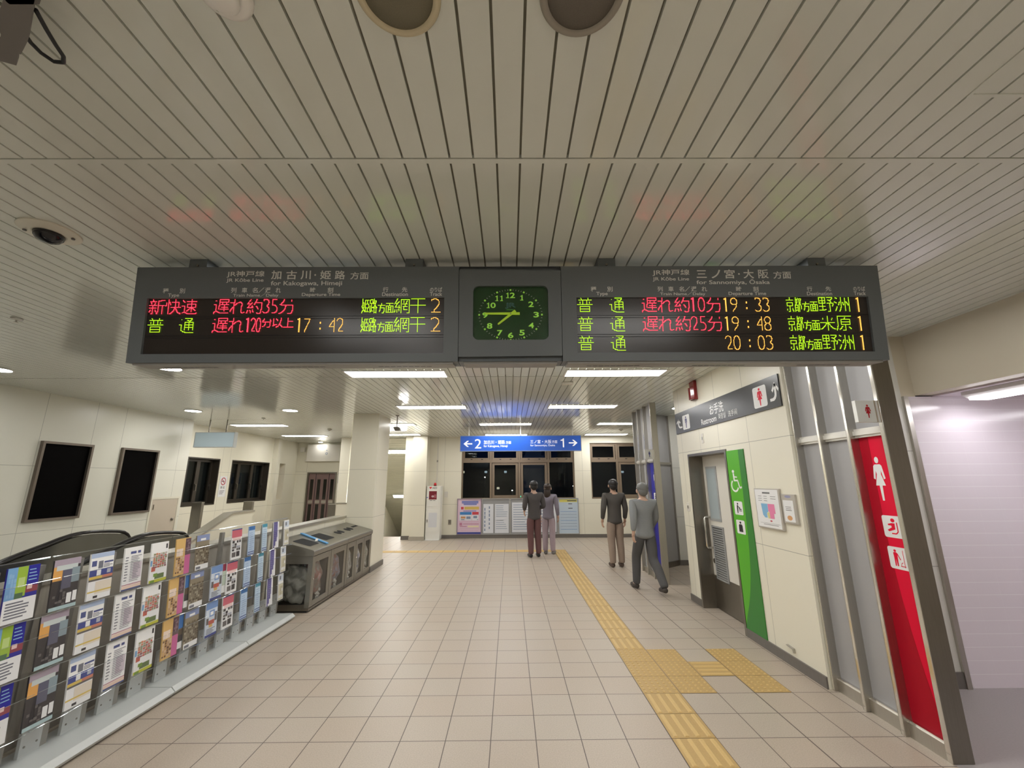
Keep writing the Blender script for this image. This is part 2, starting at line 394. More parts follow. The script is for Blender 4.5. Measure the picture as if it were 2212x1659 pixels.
WEST = lambda x: PL((x, 0, 0), (0, 1, 0), (0, 0, 1))           # on a left-hand wall, faces +X, u = y

# ================================================================== SETTING
ZC = 3.03
def floor_and_ceiling():
    fm = floor_mat()
    mb = MB()
    mb.box(-3.36, 2.66, -6, 13.3, -0.2, 0, fm); mb.box(-5.6, -3.36, 5.35, 13.3, -0.2, 0, fm); mb.box(-7.6, -5.6, 8.9, 15.1, -0.2, 0, fm)
    mb.box(-5.6, -5.3, -6, 5.35, -0.2, 0, fm); mb.box(-5.0, -3.2, 13.3, 13.75, -0.2, 0, fm); mb.box(2.66, 2.9, 3.9, 6.2, -0.2, 0, fm); mb.box(2.66, 4.4, 6.2, 13.3, -0.2, 0, fm)
    struct('floor', mb)
    mb = MB(); mb.box(2.66, 7.2, -6, 3.9, -0.2, 0.0, noisy('passage_floor', (0.36, 0.33, 0.325), 0.45, 0, (1, 1, 1), 90, 0.12))
    mb.box(3.755, 7.2, 3.30, 3.305, -0.001, 0.0006, M('floor_joint', (0.08, 0.07, 0.07), 0.7))
    struct('floor_right', mb)
    cm, n, l, p = new_mat('ceiling_panel')
    p.inputs['Base Color'].default_value = (0.76, 0.785, 0.725, 1); p.inputs['Roughness'].default_value = 0.10; p.inputs['Specular IOR Level'].default_value = 0.55
    gm = M('ceiling_groove', (0.27, 0.255, 0.20), 0.7)
    mb = MB(); pitch = 0.1014; g = 0.0092
    ks = range(-77, 48)
    segs = [(-6.0, 1.535), (1.568, 5.405), (5.425, 9.275), (9.29, 11.57), (11.585, 15.15)]
    for y0, y1 in segs:
        for k in ks:
            xa = -0.0503+k*pitch+g/2; xb = xa+pitch-g
            mb.faces([(xa, y0, ZC+.02), (xa, y0, ZC), (xb, y0, ZC), (xb, y0, ZC+.02), (xa, y1, ZC+.02), (xa, y1, ZC), (xb, y1, ZC), (xb, y1, ZC+.02)],
                     [(0, 4, 5, 1), (1, 5, 6, 2), (2, 6, 7, 3), (0, 1, 2, 3), (4, 7, 6, 5)], cm)
        mb.poly([(-7.9, y0, ZC+.016), (4.9, y0, ZC+.016), (4.9, y1, ZC+.016), (-7.9, y1, ZC+.016)], gm)
    mb.box(-7.9, 4.9, 1.540, 1.566, ZC-.002, ZC+.02, cm)
    for y in (5.408, 9.278, 11.573): mb.box(-7.9, 4.9, y, y+.009, ZC+.008, ZC+.02, gm)
    mb.box(-7.9, 4.9, -6, 15.2, ZC+.021, ZC+.1, cm)
    struct('ceiling', mb)
floor_and_ceiling()

def walls():
    WA = 0.9
    ml = panel_wall('cream_boards_left', (0.80, 0.785, 0.69), (5.5, 6.37, 7.17, 7.72, 9.1), 1, (0.975, 1.93))
    mb = MB()
    mb.box(-7.4, -7.1, -6, 9.4, -2.6, ZC, ml)
    struct('wall_left', mb)
    mr = panel_wall('cream_boards_recess', CREAM, (11.12, 11.42, 13.45), 1, (0.975, 1.93))
    mb = MB(); x0, x1 = -7.8, -7.5
    for ya, yb, za, zb in ((9.4, 15.0, -.2, 1.13), (9.4, 15.0, 2.265, ZC), (9.4, 9.93, 1.13, 2.265), (11.04, 11.52, 1.13, 2.265), (13.32, 13.76, 1.13, 2.265), (14.27, 15.0, 1.13, 2.265)):
        mb.box(x0, x1, ya, yb, za, zb, mr)
    mb.box(-7.8, -7.72, 13.76, 14.27, 0, 2.265, M('tan_niche', (0.42, 0.33, 0.21), 0.6))
    mb.box(-7.5, -7.36, 13.46, 13.66, 0, ZC, mr)
    struct('wall_left_recess', mb)
    mb = MB()
    mk = panel_wall('cream_boards_lift', CREAM, (-7.12, -6.0), 0, (0.975, 1.93, 2.02))
    mb.box(-7.8, -7.07, 15.0, 15.3, 0, ZC, mk); mb.box(-6.05, -3.2, 15.0, 15.3, -3, ZC, mk) if False else mb.box(-6.05, -5.1, 15.0, 15.3, 0, ZC, mk)
    mb.box(-7.07, -6.05, 15.0, 15.3, 2.0, ZC, mk)
    mb.box(-5.3, -5.0, 13.26, 15.0, 0, ZC, mk)
    struct('wall_back_left', mb)
    # far wall with two window openings
    mf = panel_wall('cream_boards_far', CREAM, (-2.02, 2.26), 0, (0.985, 1.965))
    mb = MB(); y0, y1 = 13.25, 13.55
    mb.box(-3.2, 4.6, y0, y1, 0, 1.12, mf); mb.box(-3.2, 4.6, y0, y1, 2.82, ZC, mf)
    mb.box(-3.2, -1.5, y0, y1, 1.12, 2.82, mf); mb.box(2.02, 2.52, y0, y1, 1.12, 2.82, mf); mb.box(4.26, 4.6, y0, y1, 1.12, 2.82, mf)
    struct('wall_far', mb)
    mb = MB(); mp = panel_wall('cream_boards_pilaster', CREAM, (), 0, (0.985, 1.965))
    mb.box(-3.2, -2.93, 13.0, 13.25, 0, ZC, mp); mb.box(-2.93, -2.5, 12.82, 13.25, 0, ZC, mp)
    struct('wall_pilaster', mb)
    mb = MB(); mq = panel_wall('cream_boards_pillar', CREAM, (8.56,), 1, (1.0, 1.91))
    mb.box(-3.19, -2.66, 8.5, 9.3, 0, ZC, mq)
    struct('wall_pillar', mb)
    # right wall with the accessible-toilet door opening
    mw = panel_wall('cream_boards_right', CREAM, (4.55, 5.20, 5.72, 6.33), 1, (1.02, 2.07))
    mb = MB()
    mb.box(2.6, 2.85, 3.87, 5.05, 0, ZC, mw); mb.box(2.6, 2.85, 6.14, 6.5, 0, ZC, mw); mb.box(2.6, 2.85, 5.05, 6.14, 2.0, ZC, mw)
    mb.box(2.85, 4.6, 6.2, 6.5, 0, ZC, mw)
    struct('wall_right', mb)
    mb = MB(); mg = panel_wall('white_boards', (0.70, 0.69, 0.64), (), 0, (0.93, 1.92))
    mb.box(2.70, 3.715, 3.87, 4.1, 0, ZC, mg)
    struct('wall_entrance', mb)
    mb = MB(); mb.box(3.755, 7.0, 3.87, 4.1, 0, 2.43, tile_wall_mat()); mb.box(7.0, 7.2, 1.6, 4.1, 0, 2.43, tile_wall_mat())
    struct('wall_washroom', mb)
    mb = MB(); pk = M('washroom_ceiling', (0.74, 0.66, 0.72), 0.5)
    mb.box(4.0, 7.2, 1.5, 4.1, 2.425, 2.6, pk); struct('ceiling_washroom', mb)
    mb = MB(); mb.box(3.715, 3.757, 3.845, 4.1, 0, 2.43, STEEL); struct('trim_1', mb)
    mb = MB(); bk = M('bulkhead_paint', (0.62, 0.56, 0.44), 0.45)
    mb.box(3.85, 4.0, 1.5, 3.87, 2.44, ZC, bk); mb.box(3.85, 4.0, -6, 1.5, 0, ZC, bk); mb.box(4.0, 7.2, 1.3, 1.5, 0, 2.6, bk)
    mb.box(3.715, 3.85, 3.87, 4.1, 2.43, ZC, bk)
    struct('wall_bulkhead', mb)
    # men's side
    mb = MB(); mm = panel_wall('white_boards_men', (0.70, 0.69, 0.64), (), 0, (0.93, 1.92))
    mb.box(3.42, 4.6, 8.98, 9.2, 0, ZC, mm); struct('wall_men_entrance', mb)
    mb = MB(); mb.box(4.4, 4.6, 6.5, 13.25, 0, ZC, mm); struct('wall_right_far', mb)
    mb = MB(); mb.box(-7.4, 4.0, -6.3, -6, -2.6, ZC, M('back_wall', CREAM, 0.5)); struct('wall_behind', mb)
    # parapet round the escalator well
    mb = MB(); pm = panel_wall('cream_parapet', CREAM, (3.1, 4.6, 6.1, 7.6), 1, ())
    mb.box(-3.36, -3.2, -6, 8.5, 0, 1.0, pm); mb.box(-3.38, -3.17, -6, 8.5, 1.0, 1.035, STEEL)
    cl = noisy('parapet_brown_grey', (0.40, 0.37, 0.315), .42, .1, (1, 1, 1), 14, .10)  # brown-grey face on the parapet, as far as the racks reach
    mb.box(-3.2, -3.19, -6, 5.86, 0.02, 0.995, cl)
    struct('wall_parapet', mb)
    mb = MB(); ym = 12.0
    mb.box(-4.8, -3.9, ym, ym+.15, 0, 1.08, pm); mb.box(-4.83, -3.87, ym-.02, ym+.17, 1.08, 1.11, STEEL)
    mb.box(-5.0, -4.8, ym-.02, ym+.17, 0, 1.06, STEEL_D); mb.box(-5.0, -4.8, ym-.02, ym+.17, 1.06, 1.085, CHROME)
    struct('wall_low_parapet', mb)
    # stair side wall with sloping coping
    mb = MB(); x0, x1 = -5.72, -5.58
    pts = [(5.2, -2.4), (5.2, -.35), (8.80, 1.05), (9.5, 1.05), (9.5, -2.4)]
    mb.prism([(x0, y, z) for y, z in pts], (x1-x0, 0, 0), pm)
    cp = [(5.2, -.35), (8.80, 1.05), (9.52, 1.05), (9.52, 1.085), (8.79, 1.085), (5.18, -.31)]
    mb.prism([(x0-.03, y, z) for y, z in cp], (x1-x0+.06, 0, 0), STEEL)
    struct('wall_stair', mb)
    mb = MB()
    for k in range(16): mb.box(-7.1, -5.72, 8.6-.3*k, 8.9-.3*k, -.17*(k+1)-.2, -.17*(k+1), SKIRT)
    struct('floor_stairs', mb)
    # stairwell at the far left
    mb = MB(); sm_ = M('stair_cream', CREAM, 0.45)
    mb.box(-5.2, -5.0, 15.0, 21, -4, ZC, sm_); mb.box(-5.2, -5.0, 13.27, 15.0, -4, 0, sm_); mb.box(-3.2, -3.0, 13.55, 21, -4, ZC, sm_); mb.box(-5.2, -3.0, 21, 21.2, -4.5, ZC, sm_)
    mb.box(-5.0, -4.985, 16.75, 17.45, -.35, .85, MATTE)
    struct('wall_stairwell', mb)
    mb = MB()
    for k in range(18): mb.box(-5.0, -3.2, 13.75+.3*k, 14.05+.3*k, -.17*(k+1)-.25, -.17*(k+1), M('stair_tread', (0.42, 0.36, 0.30), 0.5))
    struct('floor_stairwell', mb)
    mb = MB(); so = M('soffit_slats', (0.55, 0.54, 0.44), 0.4)
    for k in range(64):
        a = 13.4+.115*k; z = lambda y: 3.0-.56*(y-13.4)
        mb.prism([(-5.0, a, z(a)), (-5.0, a+.106, z(a+.106)), (-5.0, a+.106, z(a+.106)+.03), (-5.0, a, z(a)+.03)], (1.8, 0, 0), so)
    mb.prism([(-5.0, 13.3, 3.1), (-5.0, 21, -1.2), (-5.0, 21, -1.0), (-5.0, 13.3, 3.3)], (1.8, 0, 0), M('soffit_back', (0.2, 0.2, 0.16), 0.7))
    struct('ceiling_stairwell', mb)
    # skirtings
    mb = MB(); mb.box(2.585, 2.6, 3.87, 5.05, 0, 0.09, SKIRT); mb.box(2.585, 2.6, 6.14, 6.5, 0, 0.09, SKIRT); struct('baseboard_right', mb)
    mb = MB(); mb.box(-2.5, 4.4, 13.235, 13.25, 0, 0.10, SKIRT); struct('baseboard_far', mb)
    mb = MB(); mb.box(-3.21, -2.64, 8.485, 9.315, 0, 0.10, SKIRT); struct('baseboard_pillar', mb)
    mb = MB(); mb.box(-3.215, -2.93, 12.985, 13.0, 0, 0.11, SKIRT); mb.box(-2.945, -2.485, 12.805, 12.82, 0, 0.11, STEEL); mb.box(-2.5, -2.485, 12.82, 13.25, 0, .11, SKIRT); struct('baseboard_pilaster', mb)
    mb = MB(); mb.box(2.70, 3.715, 3.855, 3.87, 0, 0.12, SKIRT); struct('baseboard_entrance', mb)
    mb = MB(); mb.box(3.42, 4.4, 8.965, 8.98, 0, 0.10, SKIRT); struct('baseboard_men_entrance', mb)
walls()

# ------------------------------------------------------------------ windows
BRONZE = M('bronze_aluminium', (0.26, 0.20, 0.145), 0.38, 0.55)
DKBR = M('dark_bronze', (0.050, 0.040, 0.030), 0.4, 0.3)
def window_far(name, xs, z0, z1, zt, slid):
    root = MB(); y0, y1 = 13.33, 13.41
    root.box(xs[0], xs[-1], y0, y1, z0, z0+.045, BRONZE); root.box(xs[0], xs[-1], y0, y1, z1-.05, z1, BRONZE)
    root.box(xs[0], xs[0]+.045, y0, y1, z0+.045, z1-.05, BRONZE); root.box(xs[-1]-.045, xs[-1], y0, y1, z0+.045, z1-.05, BRONZE)
    o = struct(name, root, origin=((xs[0]+xs[-1])/2, y0, z0))
    t = MB(); t.box(xs[0]+.045, xs[-1]-.045, y0-.01, y1, zt-.045, zt+.045, BRONZE); t.build('transom', o)
    for x in xs[1:-1]:
        t = MB(); t.box(x-.03, x+.03, y0-.008, y1, z0+.045, z1-.05, BRONZE); t.build('mullion', o)
    for i, (a, b) in enumerate(zip(xs[:-1], xs[1:])):
        a2, b2 = a+.04, b-.04
        def sash(za, zb, wd, yy):
            t = MB(); t.box(a2, a2+wd, yy, yy+.03, za, zb, BRONZE); t.box(b2-wd, b2, yy, yy+.03, za, zb, BRONZE)
            t.box(a2+wd, b2-wd, yy, yy+.03, za, za+wd, BRONZE); t.box(a2+wd, b2-wd, yy, yy+.03, zb-wd, zb, BRONZE)
            s = t.build('sash', o)
            t = MB(); t.box(a2+wd, b2-wd, yy+.012, yy+.018, za+wd, zb-wd, GLASS); t.build('pane', s)
            return s
        s = sash(zt+.045, z1-.05, .055, y0+.012)
        t = MB()
        for q in (.28, .68):
            xx = a2+(b2-a2)*q; t.box(xx, xx+.06, y0-.012, y0+.012, zt+.045, zt+.065, BLACK)
        t.build('latch', s)
        if i in slid: sash(z0+.045, zt-.045, .075, y0+.012)
        else:
            t = MB(); t.box(a2-.01, b2+.01, y0+.05, y0+.056, z0+.045, zt-.045, GLASS); t.build('pane', o)
window_far('window_3', (-1.5, -.59, .30, 1.21, 2.02), 1.12, 2.82, 2.275, (1, 2))
window_far('window_4', (2.52, 3.37, 4.26), 1.12, 2.82, 2.275, (1,))
def window_left(name, ya, yb, leaves):
    z0, z1 = 1.13, 2.265
    mb = MB()                                       # deep dark lining of the opening
    for a in ((ya, ya+.03, z0, z1), (yb-.03, yb, z0, z1), (ya+.03, yb-.03, z0, z0+.03), (ya+.03, yb-.03, z1-.03, z1)):
        mb.box(-7.79, -7.495, *a, DKBR)
    o = struct(name, mb, origin=(-7.6, (ya+yb)/2, z0))
    for (a, b) in leaves:
        t = MB(); x0, x1 = -7.72, -7.66; wd = .06
        t.box(x0, x1, a, a+wd, z0+.03, z1-.03, DKBR); t.box(x0, x1, b-wd, b, z0+.03, z1-.03, DKBR)
        t.box(x0, x1, a+wd, b-wd, z0+.03, z0+.03+wd, DKBR); t.box(x0, x1, a+wd, b-wd, z1-.03-wd, z1-.03, DKBR)
        s = t.build('sash', o)
        t = MB(); t.box(-7.695, -7.688, a+wd, b-wd, z0+.09, z1-.09, GLASS); t.build('pane', s)
        t = MB(); t.box(-7.66, -7.63, b-.05, b-.02, 1.58, 1.64, STEEL_D); t.box(-7.64, -7.62, b-.045, b-.025, 1.48, 1.62, STEEL_D); t.build('handle', s)
    t = MB(); t.box(-7.79, -7.77, ya+.03, yb-.03, z0+.03, z1-.03, MATTE); t.build('shutter', o)
window_left('window_1', 9.93, 11.04, [(9.96, 10.52), (10.52, 11.01)])
window_left('window_2', 11.52, 13.32, [(11.55, 12.10), (12.10, 12.72), (12.72, 13.29)])

# ------------------------------------------------------------------ doors
def doors():
    # accessible toilet: steel lined recess, white sliding leaf
    mb = MB()
    mb.box(2.585, 2.84, 6.10, 6.142, 0, 2.03, STEEL_D); mb.box(2.585, 2.84, 5.048, 5.085, 0, 2.03, STEEL_D); mb.box(2.585, 2.84, 5.085, 6.10, 1.995, 2.03, STEEL_D)
    o = struct('door_1', mb, origin=(2.7, 5.6, 0))
    t = MB(); t.box(2.775, 2.815, 5.085, 6.10, 0.42, 1.995, OFFW); lf = t.build('door_leaf', o)
    t = MB(); t.box(2.772, 2.815, 5.085, 6.10, 0.01, 0.42, STEEL_D); t.build('kick_plate', o)
    t = MB(); P = EAST(2.775)
    P.slab(t, -6.02, 1.13, -5.72, 1.85, 0, .008, M('glass_frame_grey', (0.35, 0.36, 0.36), .35)); P.slab(t, -5.99, 1.16, -5.75, 1.82, .008, .010, M('frosted_glass', (0.38, 0.44, 0.46), .25)); t.build('vision_panel', lf)
    t = MB(); g = M('louver_grey', (0.30, 0.31, 0.31), .4)
    P.slab(t, -5.99, .40, -5.71, 1.05, 0, .004, M('louver_dark', (0.10, .10, .10), .5))
    for k in range(22): P.slab(t, -5.985, .415+k*.0285, -5.715, .430+k*.0285, .004, .012, g)
    for a in ((-5.99, .385, -5.71, .405), (-5.99, 1.045, -5.71, 1.065), (-6.01, .385, -5.985, 1.065), (-5.715, .385, -5.69, 1.065)): P.slab(t, *a, 0, .014, g)
    t.build('louver', lf)
    t = MB(); t.tube([(2.775, 6.04, 1.17), (2.70, 6.04, 1.17), (2.69, 6.04, 1.15), (2.69, 6.04, .79), (2.70, 6.04, .77), (2.775, 6.04, .77)], .013, CHROME, 12); t.build('door_handle', lf, smooth=True)
    t = MB(); t.lathe((2.775, 6.03, .605), [(.032, 0), (.032, .012), (.012, .016)], STEEL_D, 20, (-1, 0, 0)); t.build('lock', lf)
    # inspection door in the left wall
    mb = MB(); P = WEST(-7.1); f = M('hatch_cream', (0.60, 0.52, 0.42), .4)
    for a in ((8.60, .12, 8.635, 1.385), (9.30, .12, 9.335, 1.385), (8.635, 1.35, 9.30, 1.385)): P.slab(mb, *a, 0, .012, M('hatch_frame', CREAM, .4))
    o = struct('door_2', mb, origin=(-7.1, 8.97, .12))
    t = MB(); P.slab(t, 8.64, .12, 9.295, 1.345, 0, .006, f); lf = t.build('door_leaf', o)
    t = MB(); t.lathe((-7.094, 9.21, .93), [(.028, 0), (.028, .02), (.015, .03)], STEEL_D, 16, (1, 0, 0)); t.build('door_knob', lf)
    t = MB(); P.slab(t, 8.68, 1.15, 8.695, 1.25, .006, .016, STEEL_D); t.build('hinge', lf)
    # lift doors
    mb = MB(); sd = STEEL_D
    mb.box(-7.07, -7.02, 14.96, 15.25, 0, 2.0, sd); mb.box(-6.10, -6.05, 14.96, 15.25, 0, 2.0, sd); mb.box(-7.02, -6.10, 14.96, 15.25, 1.96, 2.0, sd)
    o = struct('door_3', mb, origin=(-6.56, 15.0, 0))
    pk = M('mauve_metal', (0.24, 0.155, 0.145), .4, .2); dk = M('lift_glass_dark', (0.020, 0.020, 0.015), .15)
    xs = [-7.02, -6.79, -6.56, -6.33, -6.10]
    for i in range(4):
        t = MB(); yy = 15.02+.03*(i % 2); t.box(xs[i]+.003, xs[i+1]-.003, yy, yy+.025, 0.02, 1.96, pk); lf = t.build('door_leaf', o)
        t = MB(); t.box(xs[i]+.06, xs[i+1]-.06, yy-.006, yy, 1.08, 1.76, dk); t.box(xs[i]+.06, xs[i+1]-.06, yy-.006, yy, .12, .92, dk)
        t.box(xs[i]+.04, xs[i+1]-.04, yy-.008, yy, .95, 1.05, STEEL); t.build('pane', lf)
doors()

# ================================================================== CEILING FIXTURES
FRAME = M('fixture_white', (0.78, 0.77, 0.73), 0.4)
def ceiling_light(x, y, label, L=1.25, W=0.30, group='recessed fluorescent ceiling lights'):
    o = thing('ceiling_light', label, 'ceiling light', (x, y, ZC-.012), group)
    mb = MB(); a, b = L/2, W/2
    for q in ((x-a-.025, x+a+.025, y-b-.025, y-b), (x-a-.025, x+a+.025, y+b, y+b+.025), (x-a-.025, x-a, y-b, y+b), (x+a, x+a+.025, y-b, y+b)):
        mb.box(*q, ZC-.012, ZC-.001, FRAME)
    mb.build('frame', o)
    mb = MB(); mb.box(x-a, x+a, y-b, y+b, ZC-.010, ZC-.002, LAMPM); mb.build('diffuser', o)
    return o
for x, y, lb in ((-1.45, 5.24, 'long fluorescent ceiling light just behind the left departure board'),
                 (1.36, 5.23, 'long fluorescent ceiling light just behind the right departure board'),
                 (-1.45, 7.74, 'second light back in the row left of the corridor centre'),
                 (1.37, 7.74, 'second light back in the row right of the corridor centre'),
                 (-.10, 10.2, 'ceiling light crossed by the hanger rods of the blue platform sign'),
                 (-.10, 12.65, 'ceiling light directly above the far big window, touching the blue sign from here'),
                 (2.80, 10.2, 'ceiling light partly hidden by the steel screen of the men\'s entrance'),
                 (2.92, 12.65, 'ceiling light in front of the smaller far window'),
                 (-2.95, 10.2, 'ceiling light behind the small ceiling camera beside the pillar'),
                 (-3.30, 12.45, 'ceiling light nearest the opening to the far stairwell'),
                 (-6.10, 10.2, 'ceiling light beside the blank hanging sign in the left hall'),
                 (-6.17, 12.65, 'ceiling light closest to the lift lobby'),
                 ):
    ceiling_light(x, y, lb)
for x in (-1.45, 1.37):
    for y, w_ in ((2.76, 'hidden above the board'), (.24, 'overhead of the viewer'), (-2.26, 'behind the viewer'), (-4.73, 'added farthest behind the viewer')):  # last row is unseen, added to brighten the fronts of the boards
        s_ = 'left' if x < 0 else 'right'
        ceiling_light(x, y, f'fluorescent ceiling light {w_}, {s_} row')
def downlight(x, y, label, r=.13):
    o = thing('downlight', label, 'ceiling light', (x, y, ZC-.01), 'round recessed downlights')
    mb = MB(); mb.lathe((x, y, ZC-.001), [(r+.02, 0), (r+.02, -.008), (r, -.010), (r, -.002)], FRAME, 32); mb.build('trim_ring', o, smooth=False)
    mb = MB(); mb.cyl((x, y, ZC-.006), (x, y, ZC-.003), r, emis('downlight_diffuser', LAMP_COL, DOWN), 32); mb.build('diffuser', o)
downlight(-6.12, 8.03, 'round downlight above the left wall\'s second dark panel')
downlight(-4.25, 8.03, 'round downlight left of the pillar, nearer the corridor')
downlight(-6.22, 4.93, 'large round downlight cut by the left edge of the view')
downlight(-4.12, 4.90, 'round downlight peeping under the left departure board')
downlight(-6.2, 1.9, 'round downlight added above the left hall beside the viewer, outer row')  # out-of-view downlight added to brighten the left wall
downlight(-4.2, 1.9, 'round downlight added above the left hall beside the viewer, inner row')  # likewise added out of view, for more light on the left wall
downlight(2.98, 3.32, 'round downlight at the women\'s entrance, hidden behind the right departure board', .085)  # unseen lamp added to brighten the white wall strip by the entrance
downlight(3.28, 7.95, 'round downlight by the corner of the black restroom sign')
downlight(-6.60, 14.72, 'round downlight over the lift lobby sign board', .07)

def soffit_lamp(y, label):
    z = 3.0-.56*(y-13.4); o = thing('ceiling_light', label, 'ceiling light', (-3.9, y, z-.05), 'sloping stairwell soffit lights')
    c, s = 1/math.hypot(1, .56), -.56/math.hypot(1, .56)
    def slab(x0, x1, h0, h1, w_, mat, nm):
        mb = MB(); q = [(-w_/2, h0), (w_/2, h0), (w_/2, h1), (-w_/2, h1)]
        mb.prism([(x0, y+a*c-b*s, z+a*s+b*c) for a, b in q], (x1-x0, 0, 0), mat); mb.build(nm, o)
    slab(-4.5, -3.35, -.05, -.012, .20, FRAME, 'frame'); slab(-4.47, -3.38, -.054, -.05, .16, emis('stair_lamp', LAMP_COL, LAMP*2.4), 'diffuser')
soffit_lamp(14.0, 'light on the sloping stairwell ceiling, the upper one'); soffit_lamp(16.7, 'light on the sloping stairwell ceiling, the lower one')

def washroom_light():
    x0, x1, y0, y1, zt = 4.06, 4.34, 2.40, 3.66, 2.425
    o = thing('washroom_light', 'bright fluorescent fitting on the pink washroom ceiling', 'ceiling light', (4.2, 3.1, 2.35))
    mb = MB(); mb.prism([(x0, y0, zt), (x0, y0, zt-.03), (x0+.05, y0, zt-.055), (x1-.05, y0, zt-.055), (x1, y0, zt-.03), (x1, y0, zt)], (0, y1-y0, 0), FRAME); mb.build('housing', o)
    mb = MB(); mb.box(x0+.05, x1-.05, y0+.01, y1-.01, zt-.07, zt-.055, emis('washroom_lamp', (1, .97, 1.0), WASH)); mb.build('diffuser', o)
    dup(o, 1.5, -.35, 0, 'second fluorescent fitting added deeper inside the pink washroom')  # unseen fitting added so the tiled wall is lit more evenly
washroom_light()

def speaker(x, y, rim, grille, label):
    o = thing('ceiling_speaker', label, 'speaker', (x, y, ZC-.02))
    mb = MB(); mb.lathe((x, y, ZC-.001), [(.118, 0), (.122, -.006), (.116, -.014), (.100, -.012), (.098, -.004)], rim, 48); mb.build('rim', o, smooth=True)
    mb = MB(); mb.lathe((x, y, ZC-.002), [(.099, 0), (.099, -.007), (.05, -.0085), (.001, -.009)], grille, 40); mb.build('grille', o, smooth=True)
speaker(-.312, .905, M('ivory_rim', (0.66, 0.58, 0.40), .5), noisy('olive_mesh', (0.20, 0.18, 0.125), .7, 0, (1, 1, 1), 500, .3), 'round ceiling speaker with ivory rim, left of the two')
speaker(.212, .905, M('grey_rim', (0.36, 0.33, 0.28), .5), noisy('grey_mesh', (0.165, 0.145, 0.12), .7, 0, (1, 1, 1), 500, .3), 'round ceiling speaker with grey rim, right of the two')
def smoke():
    x, y = -.80, .905; o = thing('smoke_detector', 'white round smoke detector on the ceiling near the upper left', 'smoke detector', (x, y, ZC-.05))
    mb = MB(); mb.lathe((x, y, ZC-.001), [(.072, 0), (.072, -.014), (.060, -.020), (.045, -.021)], M('detector_white', (.93, .91, .87), .4), 40); mb.build('base', o, smooth=True)
    mb = MB(); mb.lathe((x, y, ZC-.020), [(.036, 0), (.036, -.010)], BLACK, 32); mb.build('vent_slot', o)
    mb = MB(); mb.lathe((x, y, ZC-.028), [(.040, 0), (.041, -.008), (.034, -.018), (.01, -.021)], M('detector_white', (.93, .91, .87), .4), 36); mb.build('cap', o, smooth=True)
    mb = MB(); mb.lathe((x-.045, y+.04, ZC-.02), [(.004, 0), (.003, -.003)], M('led_lens', (.8, .8, .75), .2), 10); mb.build('indicator', o)
smoke()
def dome_camera():
    x, y = -2.53, 2.07; o = thing('dome_camera', 'ceiling camera with black dome in a cream round plate', 'security camera', (x, y, ZC-.06))
    cr = M('camera_cream', (0.80, 0.77, 0.66), .4)
    mb = MB(); mb.lathe((x, y, ZC-.001), [(.128, 0), (.128, -.008), (.122, -.011), (.070, -.018)], cr, 48); mb.build('plate', o)
    mb = MB(); mb.lathe((x, y, ZC-.022), [(.064, 0), (.060, -.018), (.048, -.034), (.028, -.044), (.006, -.048)], M('smoked_dome', (0.012, 0.012, 0.014), .12), 36); mb.build('dome', o, smooth=True)
    for sx, sy in ((-.085, -.045), (.085, .045)):
        mb = MB(); mb.lathe((x+sx, y+sy, ZC-.019), [(.009, 0), (.008, -.006)], SKIRT, 12); mb.build('screw', o)
dome_camera()
def sprinkler(x, y, label):
    o = thing('sprinkler_head', label, 'sprinkler', (x, y, ZC-.04))
    mb = MB(); mb.lathe((x, y, ZC-.001), [(.038, 0), (.036, -.010), (.012, -.014)], FRAME, 24); mb.build('escutcheon', o, smooth=True)
    mb = MB(); mb.cyl((x, y, ZC-.012), (x, y, ZC-.035), .006, STEEL, 10); mb.cyl((x, y, ZC-.035), (x, y, ZC-.038), .016, STEEL, 16); mb.build('deflector', o)
sprinkler(-4.15, 3.33, 'small sprinkler head on the ceiling left of the departure board')
sprinkler(-5.35, 9.05, 'tiny sprinkler head beyond the round downlights')
def heat_detector(x, y, label):
    o = thing('heat_detector', label, 'detector', (x, y, ZC-.05))
    mb = MB(); mb.lathe((x, y, ZC-.001), [(.055, 0), (.055, -.02), (.04, -.03)], OFFW, 28); mb.build('base', o, smooth=True)
    mb = MB(); mb.lathe((x, y, ZC-.03), [(.028, 0), (.022, -.02)], OFFW, 20); mb.build('cap', o, smooth=True)
heat_detector(-4.75, 11.05, 'round detector on the ceiling left of the pillar top')
heat_detector(3.05, 11.4, 'round detector between the two far right ceiling lights')
def ceiling_box():
    mb = MB(); mb.box(.74, .90, 5.72, 5.80, ZC-.035, ZC-.001, OFFW); o = mb.build('sensor_box', bevel=.004)
    tag(o, 'small oblong sensor box behind the right front ceiling light', 'sensor')
ceiling_box()
def hatch(name, x0, x1, y0, y1, label):
    mb = MB(); cmm = bpy.data.materials['ceiling_panel']; t = .012
    for q in ((x0, x1, y0, y0+t), (x0, x1, y1-t, y1), (x0, x0+t, y0+t, y1-t), (x1-t, x1, y0+t, y1-t)): mb.box(*q, ZC-.004, ZC+.002, cmm)
    o = mb.build(name); o['kind'] = 'structure'; o['label'] = label
hatch('trim_2', 1.67, 2.30, .62, 1.24, 'flush access hatch frame in the ceiling at the upper right')
hatch('trim_3', -1.60, -.95, 10.9, 11.3, 'flush access hatch frame in the far ceiling')
def small_cctv():
    x, y = -2.36, 8.75; o = thing('hanging_camera', 'small grey camera hanging on a short rod beside the pillar', 'security camera', (x, y, ZC-.30))
    mb = MB(); mb.cyl((x, y, ZC-.26), (x, y, ZC-.001), .012, STEEL_D, 12); mb.lathe((x, y, ZC-.001), [(.04, 0), (.03, -.02)], STEEL_D, 16); mb.build('rod', o)
    mb = MB(); mb.prism([(x-.07, y+.05, ZC-.25), (x+.05, y+.05, ZC-.25), (x+.09, y+.05, ZC-.33), (x-.02, y+.05, ZC-.33)], (0, -.12, 0), STEEL_D); mb.build('housing', o)
small_cctv()
